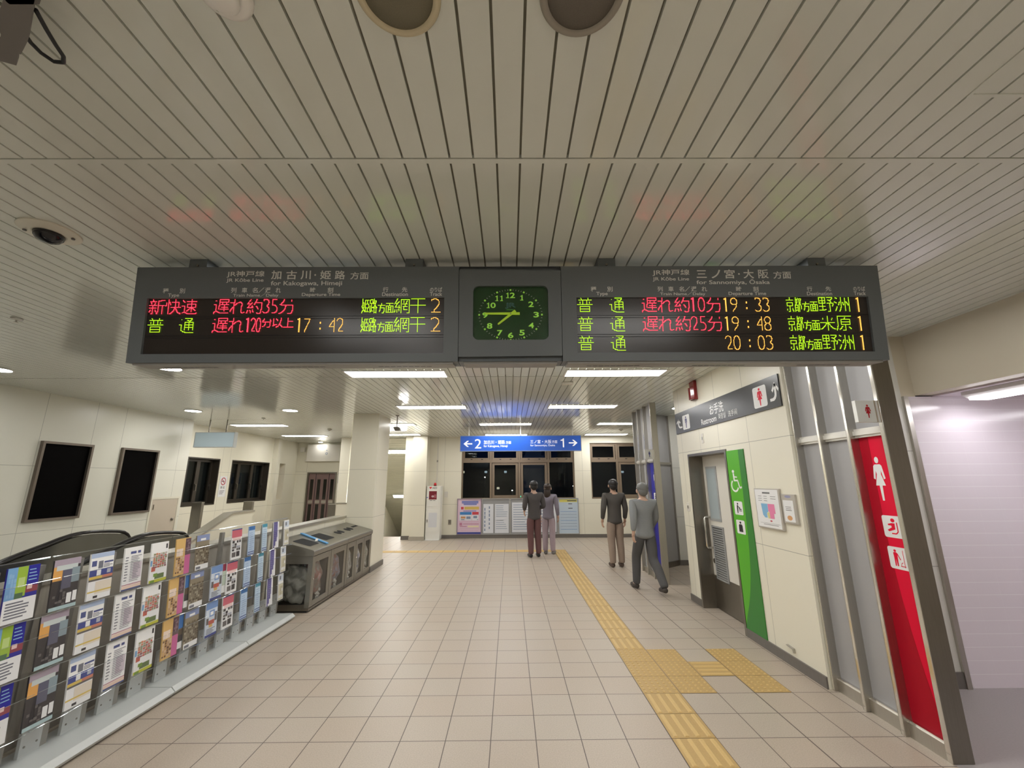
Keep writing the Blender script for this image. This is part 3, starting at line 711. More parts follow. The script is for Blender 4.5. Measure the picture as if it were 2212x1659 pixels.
def bracket():
    """grey bracket with lamp and cable loop at the upper left corner"""
    o = thing('camera_bracket', 'grey hanging bracket with white fitting and black cable loop, upper left corner', 'bracket', (-1.40, .95, 2.90))
    gm = M('bracket_grey', (0.19, 0.175, 0.165), .55)
    mb = MB(); mb.box(-1.62, -1.10, .80, .850, 2.985, ZC-.001, gm); mb.build('ceiling_plate', o)
    mb = MB(); mb.prism([(-1.32, .845, 2.92), (-1.239, .845, 2.92), (-1.39, .962, 2.92), (-1.452, 1.000, 2.92), (-1.505, .965, 2.92)], (0, 0, .03), gm); mb.box(-1.33, -1.25, .835, .865, 2.92, ZC-.001, gm); mb.build('arm', o)
    mb = MB(); mb.prism([(-1.46, .998, 2.925), (-1.51, 1.038, 2.925), (-1.60, 1.00, 2.925), (-1.52, .960, 2.925)], (0, 0, .03), gm); mb.build('foot', o)
    mb = MB(); mb.lathe((-1.47, .915, 2.93), [(.02, .03), (.036, .02), (.04, 0), (.034, -.03), (.012, -.045)], WHITE, 24); mb.build('fitting', o, smooth=True)
    mb = MB(); key = [(-1.30, .895), (-1.325, .945), (-1.345, .99), (-1.358, 1.025), (-1.378, 1.045), (-1.405, 1.042), (-1.415, 1.015), (-1.412, .985), (-1.402, .96)]; pts = []
    for i in range(len(key)-1):
        for t in (0, .25, .5, .75): pts.append((key[i][0]*(1-t)+key[i+1][0]*t, key[i][1]*(1-t)+key[i+1][1]*t, 2.945))
    pts.append((*key[-1], 2.945)); mb.tube(pts, .0055, BLACK, 10); mb.build('cable', o, smooth=True)
bracket()

# ================================================================== DEPARTURE BOARDS AND CLOCK
BO = Vector((0, 2.402, 2.369)); BV = Vector((0, 2.35-2.402, 2.963-2.369)).normalized()
BP = PL(BO, (1, 0, 0), BV)
import numpy as np
def raster(ch, W, H):
    """fill the outline of one character into a W x H grid (top row first)"""
    vs, fs = text_mesh(ch, 0.0)
    v = np.array(vs); lo = v.min(0); hi = v.max(0); v = (v-lo)/(hi-lo)*[W-1e-3, H-1e-3]
    im = np.zeros((H, W), bool); yy, xx = np.mgrid[0:H, 0:W]+0.5
    for f in fs:
        for k in range(1, len(f)-1):
            a, b, c = v[f[0]], v[f[k]], v[f[k+1]]
            x0, y0 = np.floor(np.minimum(np.minimum(a, b), c)).astype(int); x1, y1 = np.ceil(np.maximum(np.maximum(a, b), c)).astype(int)
            X = xx[y0:y1+1, x0:x1+1]; Y = yy[y0:y1+1, x0:x1+1]
            if X.size == 0: continue
            side = lambda p, q: (q[0]-p[0])*(Y-p[1])-(q[1]-p[1])*(X-p[0])
            e1, e2, e3 = side(a, b), side(b, c), side(c, a)
            im[y0:y1+1, x0:x1+1] |= ((e1 >= 0) & (e2 >= 0) & (e3 >= 0)) | ((e1 <= 0) & (e2 <= 0) & (e3 <= 0))
    return im[::-1]
def thin(im):
    """one-dot-wide strokes"""
    im = np.pad(im, 1).astype(np.uint8)
    while True:
        changed = False
        for step in (0, 1):
            up, dn = np.roll(im, 1, 0), np.roll(im, -1, 0); rt, lf = np.roll(im, -1, 1), np.roll(im, 1, 1)
            seq = [up, np.roll(up, -1, 1), rt, np.roll(dn, -1, 1), dn, np.roll(dn, 1, 1), lf, np.roll(up, 1, 1)]
            B = sum(q.astype(int) for q in seq)
            A = sum(((seq[i] == 0) & (seq[(i+1) % 8] == 1)).astype(int) for i in range(8))
            if step == 0: m = (up*rt*dn == 0) & (rt*dn*lf == 0)
            else: m = (up*rt*lf == 0) & (up*dn*lf == 0)
            d = (im == 1) & (B >= 2) & (B <= 6) & (A == 1) & m
            if d.any(): im[d] = 0; changed = True
        if not changed: break
    return im[1:-1, 1:-1].astype(bool)
GLY = {}
def dots(ch, W, H):
    if (ch, W, H) in GLY: return GLY[(ch, W, H)]
    if ch == ' ': return None
    if ch == ':': out = np.zeros((H, W), bool); out[6:9, 4:6] = True; out[15:18, 4:6] = True
    elif ch == '1' and W > 6:
        m = W//2; out = np.zeros((H, W), bool); out[:, m-1:m+1] = True; out[1:2, m-3:m] = True; out[2:3, m-3:m-1] = True
    else:
        sk = thin(raster(ch, W*6, H*6)); ys, xs = np.nonzero(sk)
        gx = (xs-xs.min())/max(1, xs.max()-xs.min())*(W-1); gy = (ys-ys.min())/max(1, ys.max()-ys.min())*(H-1)
        out = np.zeros((H, W), bool); out[np.round(gy).astype(int), np.round(gx).astype(int)] = True
        if ch not in '約網以姫路原洲新快速': out = thin(out)
    GLY[(ch, W, H)] = out
    return out
LED = {'r': emis('led_red', (1, .026, .050), 3.0), 'g': emis('led_green', (.46, 1, .016), 1.15), 'o': emis('led_amber', (1, .44, .075), 1.35)}
PX, PY = .00411, .00402
def led(parent, name, u, vtop, chars, col):
    """chars: (glyph, width, height, cell advance, drop)"""
    mb = MB(); cu = u
    for ch, w_, h_, adv, drop in chars:
        g = dots(ch, w_, h_)
        if g is not None:
            for r in range(h_):
                for c in range(w_):
                    if g[r, c]:
                        uu, vv = cu+c*PX, vtop-(r+drop)*PY
                        BP.rect(mb, uu-.0015, vv-.0015, uu+.0015, vv+.0015, -.010, LED[col])
        cu += adv*PX
    mb.build(name, parent)
F24 = lambda s_: [(c, 23, 23, 24, 0) for c in s_]
D12 = lambda s_: [((c, 10, 22, 12, 0) if c != ':' else (':', 10, 22, 24, 0)) for c in s_]
def tm(t):
    a, b = t.split(':'); return [(c, 10, 22, 12, 0) for c in a]+[(' ', 1, 1, 7, 0), (':', 10, 22, 17, 0)]+[(c, 10, 22, 12, 0) for c in b]
HALF = lambda s_: [(c, 11, 23, 12, 0) for c in s_]
SM = [('方', 11, 16, 12, 7), ('面', 11, 16, 12, 7)]
SCREEN = noisy('led_screen', (0.036, 0.029, 0.026), 0.22, 0, (1, 1, 1), 300, .2)
def board_shell(o, u0, u1, win, rr=0.0):
    """grey housing with a sunk window win=(u0,v0,u1,v1)"""
    H = .5962; a, b, c, d = win
    mb = MB(); BP.slab(mb, u0, 0, u1, H, -.165, -.022, HOUS)
    for q in ((u0, 0, u1, b), (u0, d, u1, H), (u0, b, a, d), (c, b, u1, d)): BP.slab(mb, *q, -.022, 0, HOUS)
    mb.build('housing', o, bevel=0.0)
    mb = MB(); BP.slab(mb, u0+.03, -.012, u1-.03, 0, -.15, -.012, M('board_underside', (0.32, 0.31, 0.29), .5))
    n = int((u1-u0)/.55)
    for i in range(n):
        q = u0+(u1-u0)*(i+.5)/n
        for j in range(9): mb.prism([BP.p(q-.17+j*.037, -.0125, -.10), BP.p(q-.14+j*.037, -.0125, -.10), BP.p(q-.14+j*.037, -.0125, -.085), BP.p(q-.17+j*.037, -.0125, -.085)], BP.V*-.0005, BLACK)
    mb.build('base_tray', o)
def hangers(o, xs):
    for x in xs:
        mb = MB(); y0 = 2.372
        mb.prism([(x-.055, y0, 2.945), (x+.055, y0, 2.945), (x+.055, y0, ZC-.001), (x-.055, y0, ZC-.001)], (0, .13, 0), HOUS); b = mb.build('hanger', o)
        mb = MB(); mb.cyl((x, y0-.006, 2.985), (x, y0, 2.985), .007, STEEL_D, 10); mb.build('bolt', b)
LH = [('JR神戸線', -1.729, .5288, -1.4981, .5717), ('JR Kōbe Line', -1.7282, .4951, -1.5015, .5239), ('加', -1.457, .5164, -1.3954, .5732), ('古', -1.3651, .5161, -1.3007, .5729),
      ('川', -1.277, .5159, -1.2154, .5727), ('・', -1.1917, .5396, -1.1851, .5486), ('姫', -1.1585, .5155, -1.0921, .5724), ('路', -1.0684, .5153, -1.0049, .5721), ('方面', -.9733, .515, -.8613, .5618),
      ('for Kakogawa, Himeji', -1.4556, .4693, -1.0209, .5059),
      ('種', -2.1075, .4294, -2.0728, .4609), ('別', -2.0061, .4291, -1.9732, .4606), ('Type', -2.0732, .4008, -2.0057, .4283), ('列', -1.6944, .4311, -1.6615, .4646), ('車', -1.6285, .4309, -1.5956, .4644),
      ('名', -1.5655, .4307, -1.5316, .4643), ('／', -1.5269, .4306, -1.4939, .4641), ('遅', -1.4873, .4305, -1.4544, .464), ('れ', -1.4233, .4303, -1.3913, .4638), ('Train Name／Delay', -1.6793, .4013, -1.403, .4288),
      ('時', -1.2142, .4317, -1.1812, .4642), ('刻', -1.1076, .4313, -1.0727, .4639), ('Departure Time', -1.2621, .403, -1.0286, .4295), ('行', -.7706, .4333, -.7375, .4649), ('先', -.6543, .433, -.6213, .4646),
      ('Destination', -.7742, .4075, -.6166, .4312), ('のりば', -.4822, .4334, -.4084, .463), ('Track', -.4834, .4078, -.4078, .4314)]
RH = [('JR神戸線', .8854, .5317, 1.1154, .5738), ('JR Kōbe Line', .8851, .4957, 1.1098, .5247), ('三', 1.158, .5191, 1.2203, .5683), ('ノ', 1.2491, .5159, 1.3066, .571), ('宮', 1.3307, .5147, 1.3949, .5728),
      ('・', 1.417, .5385, 1.4247, .5486), ('大', 1.4477, .5143, 1.513, .5725), ('阪', 1.5399, .5141, 1.6043, .5723), ('方面', 1.6325, .5118, 1.7429, .5599), ('for Sannomiya, Ōsaka', 1.1545, .4707, 1.6071, .5106),
      ('種', .5011, .4325, .5353, .4642), ('別', .6019, .4322, .6352, .4639), ('Type', .5343, .4027, .6046, .4304), ('列', .9113, .4323, .9437, .464), ('車', .978, .4321, 1.0104, .4638), ('名', 1.0438, .4319, 1.0753, .4637),
      ('／', 1.08, .4318, 1.1115, .4635), ('遅', 1.1182, .4317, 1.1515, .4634), ('れ', 1.183, .4315, 1.2164, .4632), ('Train Name／Delay', .9258, .4022, 1.2037, .4299), ('時', 1.3949, .4309, 1.4283, .4626),
      ('刻', 1.4999, .4306, 1.5333, .4623), ('Departure Time', 1.3466, .401, 1.5783, .4287), ('行', 1.8317, .4316, 1.8652, .4614), ('先', 1.9466, .4312, 1.981, .461), ('Destination', 1.8295, .4046, 1.9843, .4274),
      ('のりば', 2.119, .4317, 2.1918, .4605), ('Track', 2.1184, .4049, 2.193, .4287)]

def headers(o, lst):
    cols = (('line_name', lst[:2]), ('direction_name', lst[2:10]), ('column_heading', lst[10:13]), ('column_heading', lst[13:20]), ('column_heading', lst[20:23]), ('column_heading', lst[23:26]), ('column_heading', lst[26:]))
    for nm, L in cols:
        mb = MB()
        for (t, u0, v0, u1, v1) in L:
            bold = .016 if t[0] in '加古川姫路三ノ宮大阪' else .012
            if t == '・': BP.disc(mb, (u0+u1)/2, (v0+v1)/2, .0055, .0008, LETT); continue
            if t == '／': BP.line(mb, [(u0, v0), (u1, v1)], .003, .0008, LETT); continue
            BP.text(mb, t, u0, v0, u1, v1, .0008, LETT, bold)
        mb.build(nm, o)
def screen(o, win, nrow=3):
    a, b, c, d = win
    mb = MB(); BP.slab(mb, a, b, c, d, -.0205, -.014, SCREEN)
    s = mb.build('screen', o)
    mb = MB()
    for v in (d-.112, d-.127, d-.231, d-.246): BP.slab(mb, a, v, c, v+.0022, -.014, -.0125, MATTE)
    mb.build('row_divider', s)
RT = (.3935, .2745, .1550)                                     # top of the three text rows
def board_left():
    o = thing('departure_board', 'left departure board with red and green dot lettering, bottom row empty', 'departure board', (-1.29, 2.45, 2.36), 'hanging departure boards')
    win = (-2.197, .0525, -.395, .398)
    board_shell(o, -2.279, -.3075, win); screen(o, win); headers(o, LH); hangers(o, (-1.93, -.59))
    led(o, 'led_train_type', -2.187, RT[0]-.001, F24('新快速'), 'r'); led(o, 'led_train_type', -2.183, RT[1], F24('普')+[(' ', 1, 1, 22, 0)]+F24('通'), 'g')
    led(o, 'led_delay', -1.795, RT[0]-.001, F24('遅れ約')+D12('35')+F24('分'), 'r')
    led(o, 'led_delay', -1.793, RT[1], F24('遅れ')+[('1', 8, 22, 8, 0)]+[(c, 7, 22, 8, 0) for c in '20']+[(c, 15, 15, 16, 0) for c in '分以上'], 'r')
    led(o, 'led_time', -1.290, RT[1]-.002, tm('17:42'), 'o')
    for r in (0, 1):
        led(o, 'led_destination', -.897, RT[r], HALF('姫路')+SM+F24('網干'), 'g'); led(o, 'led_track', -.477, RT[r], [('2', 15, 23, 16, 0)], 'o')
board_left()
def board_right():
    o = thing('departure_board', 'right departure board with three rows of times lit', 'departure board', (1.30, 2.45, 2.36), 'hanging departure boards')
    win = (.412, .052, 2.205, .397)
    board_shell(o, .3215, 2.2865, win); screen(o, win); headers(o, RH); hangers(o, (.61, 1.93))
    for r in range(3):
        t = RT[r]+.001
        led(o, 'led_train_type', .419, t, F24('普')+[(' ', 1, 1, 24, 0)]+F24('通'), 'g')
        if r < 2: led(o, 'led_delay', .816, t, F24('遅れ約')+D12(('10', '25')[r])+F24('分'), 'r')
        led(o, 'led_time', 1.312, t-.002, tm(('19:33', '19:48', '20:03')[r]), 'o')
        led(o, 'led_destination', 1.704, t, HALF('京都')+SM+F24(('野洲', '米原', '野洲')[r]), 'g')
        led(o, 'led_track', 2.120, t-.002, [('1', 15, 23, 16, 0)], 'o')
board_right()
def clock():
    o = thing('station_clock', 'dark green dial clock between the two departure boards, showing quarter to eight', 'clock', (0, 2.45, 2.36))
    H = .5962; u0, u1 = -.3045, .3185; a, b, c, d = -.2185, .1325, .239, .4717
    mb = MB(); BP.slab(mb, u0, 0, u1, H, -.165, -.026, HOUS)
    R = BP.rr(a, b, c, d, .034, 8); n = len(R)
    # face plate with a rounded opening: bridge outer rectangle to the rounded outline
    outer = []
    for (x, y) in R:
        dx, dy = x-(a+c)/2, y-(b+d)/2
        outer.append((x, y))
    def edge(x, y):
        cx, cy = (a+c)/2, (b+d)/2; dx, dy = x-cx, y-cy
        t = min(((u1-cx)/dx if dx > 1e-9 else (u0-cx)/dx if dx < -1e-9 else 1e9), ((H-cy)/dy if dy > 1e-9 else (0-cy)/dy if dy < -1e-9 else 1e9))
        return cx+dx*t, cy+dy*t
    E_ = [edge(x, y) for x, y in R]
    for k in range(n):
        j = (k+1) % n
        BP.shape(mb, [R[k], E_[k], E_[j], R[j]], 0, HOUS)
        mb.poly([BP.p(*R[k], 0), BP.p(*R[j], 0), BP.p(*R[j], -.026), BP.p(*R[k], -.026)], HOUS)
    for (p, q, s_) in ((u1, H, (u1-.001, H)), (u0, H, None), (u0, 0, None), (u1, 0, None)):
        pass
    cor = [(u1, H), (u0, H), (u0, 0), (u1, 0)]
    for (x, y) in cor:                                            # fill the corner triangles left by the bridging
        near = sorted(range(n), key=lambda k: (E_[k][0]-x)**2+(E_[k][1]-y)**2)
        ex = [E_[k] for k in near if abs(E_[k][0]-x) < 1e-6][:1]; ey = [E_[k] for k in near if abs(E_[k][1]-y) < 1e-6][:1]
        if ex and ey: BP.shape(mb, [ex[0], (x, y), ey[0]], 0, HOUS)
    for q in ((u0, 0, u0, H), (u1, 0, u1, H)):
        mb.poly([BP.p(q[0], 0, 0), BP.p(q[0], H, 0), BP.p(q[0], H, -.026), BP.p(q[0], 0, -.026)], HOUS)
    for v in (0, H): mb.poly([BP.p(u0, v, 0), BP.p(u1, v, 0), BP.p(u1, v, -.026), BP.p(u0, v, -.026)], HOUS)
    mb.build('housing', o)
    mb = MB(); BP.slab(mb, u0+.03, -.012, u1-.03, 0, -.15, -.012, M('board_underside', (0.32, 0.31, 0.29), .5)); mb.build('base_tray', o)
    dg = noisy('dial_green', (0.020, 0.062, 0.022), .22, 0, (1, 1, 1), 14, .25)
    lum = M('luminous_yellow', (0.42, 0.80, 0.10), .5, emit=.12); hand = M('hand_yellow', (0.50, 0.68, 0.04), .4, emit=.10)
    mb = MB(); BP.slab(mb, a-.005, b-.005, c+.005, d+.005, -.0255, -.022, dg); dial = mb.build('dial', o)
    cu, cv, A, B = .0092, .2946, .192, .1575
    mb = MB()
    for k in range(60):
        t = 2*PI*k/60; s_, q_ = math.sin(t), math.cos(t); r = 1/math.hypot(s_/A, q_/B)
        if k % 5 == 0:
            x, y = cu+s_*r, cv+q_*r; e = .0052
            BP.shape(mb, [(x+e*q_-e*s_, y-e*s_-e*q_), (x+e*q_+e*s_, y-e*s_+e*q_), (x-e*q_+e*s_, y+e*s_+e*q_), (x-e*q_-e*s_, y+e*s_-e*q_)], -.021, lum)
        else: BP.line(mb, [(cu+s_*(r-.0045), cv+q_*(r-.0045)), (cu+s_*(r+.0045), cv+q_*(r+.0045))], .0017, -.021, LETT)
    mb.build('minute_track', dial)
    mb = MB()
    pos = {12: (0, .1235), 1: (.069, .108), 2: (.126, .066), 3: (.157, 0), 4: (.126, -.068), 5: (.069, -.113), 6: (0, -.129), 7: (-.066, -.114), 8: (-.128, -.070), 9: (-.156, -.002), 10: (-.119, .060), 11: (-.066, .105)}
    for k, (x, y) in pos.items():
        t = str(k); x += cu; y += cv; v0, v1 = y-.0175, y+.0175
        if len(t) == 1:
            if k == 1: BP.one(mb, x-.010, v0, x+.010, v1, -.021, lum, True)
            else: BP.text(mb, t, x-.0165, v0, x+.0165, v1, -.021, lum, .022)
        else:
            BP.one(mb, x-.027, v0, x-.009, v1, -.021, lum, True)
            if k == 11: BP.one(mb, x+.002, v0, x+.020, v1, -.021, lum, True)
            else: BP.text(mb, t[1], x-.004, v0, x+.028, v1, -.021, lum, .022)
    mb.build('numerals', dial)
    mb = MB(); BP.text(mb, 'JR', -.023, .3340, .0415, .3700, -.0212, M('logo_teal_light', (.16, .34, .33), .5), .035)
    BP.text(mb, 'JR', -.0205, .3365, .0390, .3675, -.0208, M('logo_teal', (.012, .075, .085), .5), .004); BP.slab(mb, -.016, .3235, .028, .328, -.0215, -.0205, M('logo_green', (.10, .42, .08), .5)); mb.build('emblem', dial)
    def hnd(nm, tail, tip, w0, w1, d):
        mb = MB(); dx, dy = tip[0]-tail[0], tip[1]-tail[1]; L = math.hypot(dx, dy); nx, ny = -dy/L, dx/L
        P_ = [(tail[0]+nx*w0, tail[1]+ny*w0), (tail[0]-nx*w0, tail[1]-ny*w0), (tip[0]-nx*w1, tip[1]-ny*w1), (tip[0]+dx/L*w1, tip[1]+dy/L*w1), (tip[0]+nx*w1, tip[1]+ny*w1)]
        mb.prism([BP.p(*q, d) for q in P_], BP.N*.0015, hand); mb.build(nm, dial)
    hnd('hour_hand', (.0394, .3191), (-.0655, .2350), .0085, .0055, -.017); hnd('minute_hand', (.0655, .2992), (-.146, .3000), .0085, .0055, -.014)
    mb = MB(); mb.cyl(BP.p(.0098, .2983, -.022), BP.p(.0098, .2983, -.0115), .004, STEEL_D, 14); mb.build('spindle', dial)
    mb = MB(); mb.poly([BP.p(u, v, -.003) for u, v in R], clear('clock_glass', (.88, .95, .88), .01, .03)); mb.build('glass', o)
clock()

# ================================================================== SIGNS, RIGHT-HAND SIDE
SIGNK = M('sign_black', (0.028, 0.029, 0.031), 0.28)
RED = P8('print_red', 226, 0, 52, .5, spec=.25); NAVY = P8('print_navy', 32, 32, 110, .35)
def restroom_sign():
    o = thing('restroom_sign', 'long black restroom sign band high on the right wall', 'sign', (2.6, 5.18, 2.355))
    P = EAST(2.6); mb = MB(); P.slab(mb, -6.462, 2.355, -3.90, 2.668, 0, .016, SIGNK); mb.build('board', o)
    d = .0168
    mb = MB(); P.text(mb, 'お手洗', -5.32, 2.478, -4.971, 2.611, d, PWHITE, .007); P.text(mb, 'Restroom', -5.586, 2.386, -5.169, 2.462, d, PWHITE, .010)
    P.text(mb, '화장실', -5.114, 2.397, -4.94, 2.466, d, LETT, .0); P.text(mb, '洗手间', -4.88, 2.394, -4.682, 2.464, d, LETT, .0); mb.build('lettering', o)
    mb = MB(); P.pic(mb, 'turn_l', -6.417, 2.43, -6.217, 2.58, d, PWHITE); P.pic(mb, 'turn_r', -4.055, 2.42, -3.905, 2.598, d, PWHITE); mb.build('arrow', o)
    mb = MB(); P.rrect(mb, -6.191, 2.392, -5.948, 2.602, .025, d, PWHITE); P.pic(mb, 'man', -6.115, 2.412, -6.025, 2.582, d+.0006, NAVY); mb.build('pictogram', o)
    mb = MB(); P.rrect(mb, -4.336, 2.394, -4.102, 2.613, .025, d, PWHITE); P.pic(mb, 'woman', -4.268, 2.412, -4.170, 2.595, d+.0006, RED); mb.build('pictogram', o)
restroom_sign()
def alarm_lamp():
    o = thing('alarm_lamp', 'red fire alarm lamp high on the right wall above the restroom sign', 'alarm lamp', (2.55, 5.70, 2.76))
    rd = M('alarm_red', (0.24, 0.004, 0.006), .12, coat=.5)
    mb = MB(); mb.box(2.555, 2.599, 5.64, 5.79, 2.755, 3.02, rd); mb.build('base', o, bevel=.006)
    mb = MB(); mb.prism([(2.555, 5.65, 2.76), (2.52, 5.68, 2.76), (2.52, 5.75, 2.76), (2.555, 5.78, 2.76)], (0, 0, .17), rd); mb.build('lens', o)
alarm_lamp()
def accessible_panel():
    o = thing('accessible_toilet_panel', 'tall green panel with white wheelchair symbol beside the toilet door', 'sign', (2.6, 4.86, .09))
    g1 = P8('sign_green', 84, 172, 33, .4); g2 = P8('sign_dark_green', 50, 126, 48, .4)
    P = EAST(2.6); mb = MB(); a, b = -5.045, -4.675; P.slab(mb, a, .09, b, 2.005, .001, .010, g2); mb.build('board', o)
    mb = MB(); pts = [(a, .12), (a, 2.005), (a+.265, 2.005), (a+.265, 1.55)]
    for k in range(1, 15): t = k/15; pts.append((a+.265-.02*t+(-.245)*(max(0, t-.15)/.85)**3.0, 1.55-1.40*t))
    P.shape(mb, pts[:1]+pts[1:], .0104, g1); mb.build('colour_field', o)
    mb = MB(); P.pic(mb, 'wheelchair', -5.015, 1.53, -4.785, 1.782, .0108, PWHITE); mb.build('pictogram', o)
    for v0, v1, k in ((1.285, 1.432, 'changing'), (1.080, 1.228, 'ostomate')):
        mb = MB(); P.rrect(mb, -5.0, v0, -4.825, v1, .016, .0108, PWHITE); P.pic(mb, k, -4.985, v0+.012, -4.84, v1-.012, .0112, BLACK); mb.build('pictogram', o)
accessible_panel()
def wall_boards():
    o = thing('floor_plan_board', 'white restroom floor plan board with blue and pink areas on the right wall', 'sign', (2.6, 4.32, 1.20))
    P = EAST(2.6); al = M('silver_frame', (0.50, 0.47, 0.42), .35, .4)
    mb = MB(); P.slab(mb, -4.545, 1.195, -4.125, 1.585, 0, .020, al); mb.build('frame', o, bevel=.003)
    mb = MB(); P.slab(mb, -4.53, 1.208, -4.15, 1.573, .020, .0215, PWHITE); mb.build('sheet', o)
    d = .0222; mb = MB()
    P.shape(mb, [(-4.445, 1.435), (-4.335, 1.435), (-4.335, 1.36), (-4.36, 1.345), (-4.36, 1.30), (-4.40, 1.30), (-4.43, 1.325)], d, P8('plan_blue', 126, 178, 214))
    P.shape(mb, [(-4.333, 1.435), (-4.225, 1.435), (-4.22, 1.345), (-4.245, 1.345), (-4.245, 1.295), (-4.315, 1.295), (-4.315, 1.36), (-4.333, 1.36)], d, P8('plan_pink', 226, 130, 170))
    P.shape(mb, [(-4.358, 1.345), (-4.317, 1.36), (-4.317, 1.295), (-4.345, 1.295)], d, P8('plan_yellow', 214, 206, 140)); P.disc(mb, -4.305, 1.272, .018, d, P8('plan_red', 190, 80, 90), ry=.008); mb.build('plan', o)
    mb = MB(); gk = M('print_grey', (.12, .12, .12), .5); P.text(mb, '洗手間御案内', -4.40, 1.532, -4.275, 1.549, d, gk) if False else P.slab(mb, -4.40, 1.533, -4.275, 1.547, .0216, d, gk)
    for r, row in enumerate(((-4.48, -4.42), (-4.385, -4.33), (-4.275, -4.19))):
        for q in range(3 if r < 2 else 2): P.slab(mb, row[0], 1.505-q*.022, row[1], 1.509-q*.022, .0216, d, gk)
    P.slab(mb, -4.49, 1.246, -4.17, 1.248, .0216, d, gk); P.slab(mb, -4.44, 1.232, -4.20, 1.236, .0216, d, gk); mb.build('print', o)
    o = thing('notice_holder', 'small grey notice holder with white sheet, beside the floor plan board', 'sign', (2.6, 4.0, 1.27))
    mb = MB(); P.slab(mb, -4.108, 1.272, -3.91, 1.538, 0, .018, al); mb.build('holder', o, bevel=.003)
    mb = MB(); P.slab(mb, -4.088, 1.29, -3.945, 1.482, .018, .0195, PWHITE); P.slab(mb, -4.06, 1.42, -3.98, 1.424, .0195, .02, gk); P.slab(mb, -4.055, 1.405, -3.98, 1.409, .0195, .02, gk); P.slab(mb, -4.06, 1.39, -3.975, 1.395, .0195, .02, gk)
    P.disc(mb, -4.015, 1.325, .036, .02, P8('notice_orange', 214, 160, 110), ry=.022); mb.build('sheet', o)
    mb = MB(); P.disc(mb, -4.01, 1.515, .045, .0185, P8('notice_lilac', 150, 150, 180), ry=.012); mb.build('caption', o)
    def plate(name, label, cat, y0, y1, z0, z1, knob=True):
        o = thing(name, label, cat, (2.6, (y0+y1)/2, z0)); mb = MB(); P.slab(mb, -y1, z0, -y0, z1, 0, .008, OFFW); mb.build('plate', o, bevel=.002)
        if knob: mb = MB(); P.slab(mb, -(y0+y1)/2-.012, (z0+z1)/2-.02, -(y0+y1)/2+.012, (z0+z1)/2+.02, .008, .013, STEEL); mb.build('button', o)
    plate('door_button', 'small ivory button plate on the narrow wall left of the toilet door', 'switch', 6.265, 6.355, 1.23, 1.35)
    plate('door_sensor', 'slim ivory sensor above the toilet door, under the black sign', 'sensor', 5.60, 5.66, 2.15, 2.28)
    mb = MB(); mb.prism([(2.597, 4.345, .172), (2.597, 4.25, .165), (2.597, 4.245, .128), (2.597, 4.255, .128), (2.597, 4.262, .155), (2.597, 4.345, .163)], (-.02, 0, 0), STEEL)
    tag(mb.build('wall_hook'), 'tiny steel hook low on the right wall above the skirting', 'hook')
wall_boards()

FROST = noisy('frosted_panel', (0.37, 0.365, 0.37), 0.38, 0, (1, 1, 1), 300, .06)
def flag(o, x0, x1, y, z0, z1, kind, mat):
    mb = MB(); mb.box(x0, x1, y, y+.03, z0, z1, M('flag_face', (.66, .66, .63), .3)); f = mb.build('flag_sign', o, bevel=.002)
    mb = MB(); P = FRONT(y); w_ = x1-x0; P.pic(mb, kind, x0+w_*.37, z0+.03, x0+w_*.63, z1-.03, .001, mat); mb.build('pictogram', f)
    mb = MB(); mb.box(x1-.03, x1-.02, y-.001, y+.031, z0, z1, CHROME); mb.box(x1-.005, x1+.004, y-.001, y+.031, z0, z1, CHROME); mb.build('edge_trim', f)
def screen_bay(o, xa, xb, ya, yb, lower, zt=2.0):
    """one bay of a steel framed screen: transom, kick plate, upper and lower panel"""
    xm = (xa+xb)/2
    mb = MB(); mb.box(xa+.005, xb, ya, yb, zt-.005, zt+.028, SATIN); mb.box(xa+.018, xb, ya, yb, zt+.028, zt+.045, SATIN); mb.box(xa+.02, xb, ya, yb, zt-.022, zt-.005, SATIN); mb.build('transom', o)
    mb = MB(); mb.box(xa+.008, xb, ya, yb, 0, .088, STEEL); mb.box(xa+.02, xb, ya, yb, .088, .10, CHROME); mb.build('kick_plate', o)
    mb = MB(); mb.box(xm-.006, xm+.008, ya, yb, zt+.045, ZC, FROST); mb.build('upper_panel', o)
    mb = MB(); mb.box(xm-.006, xm+.008, ya, yb, .10, zt-.022, lower); return mb.build('lower_panel', o), xm-.006
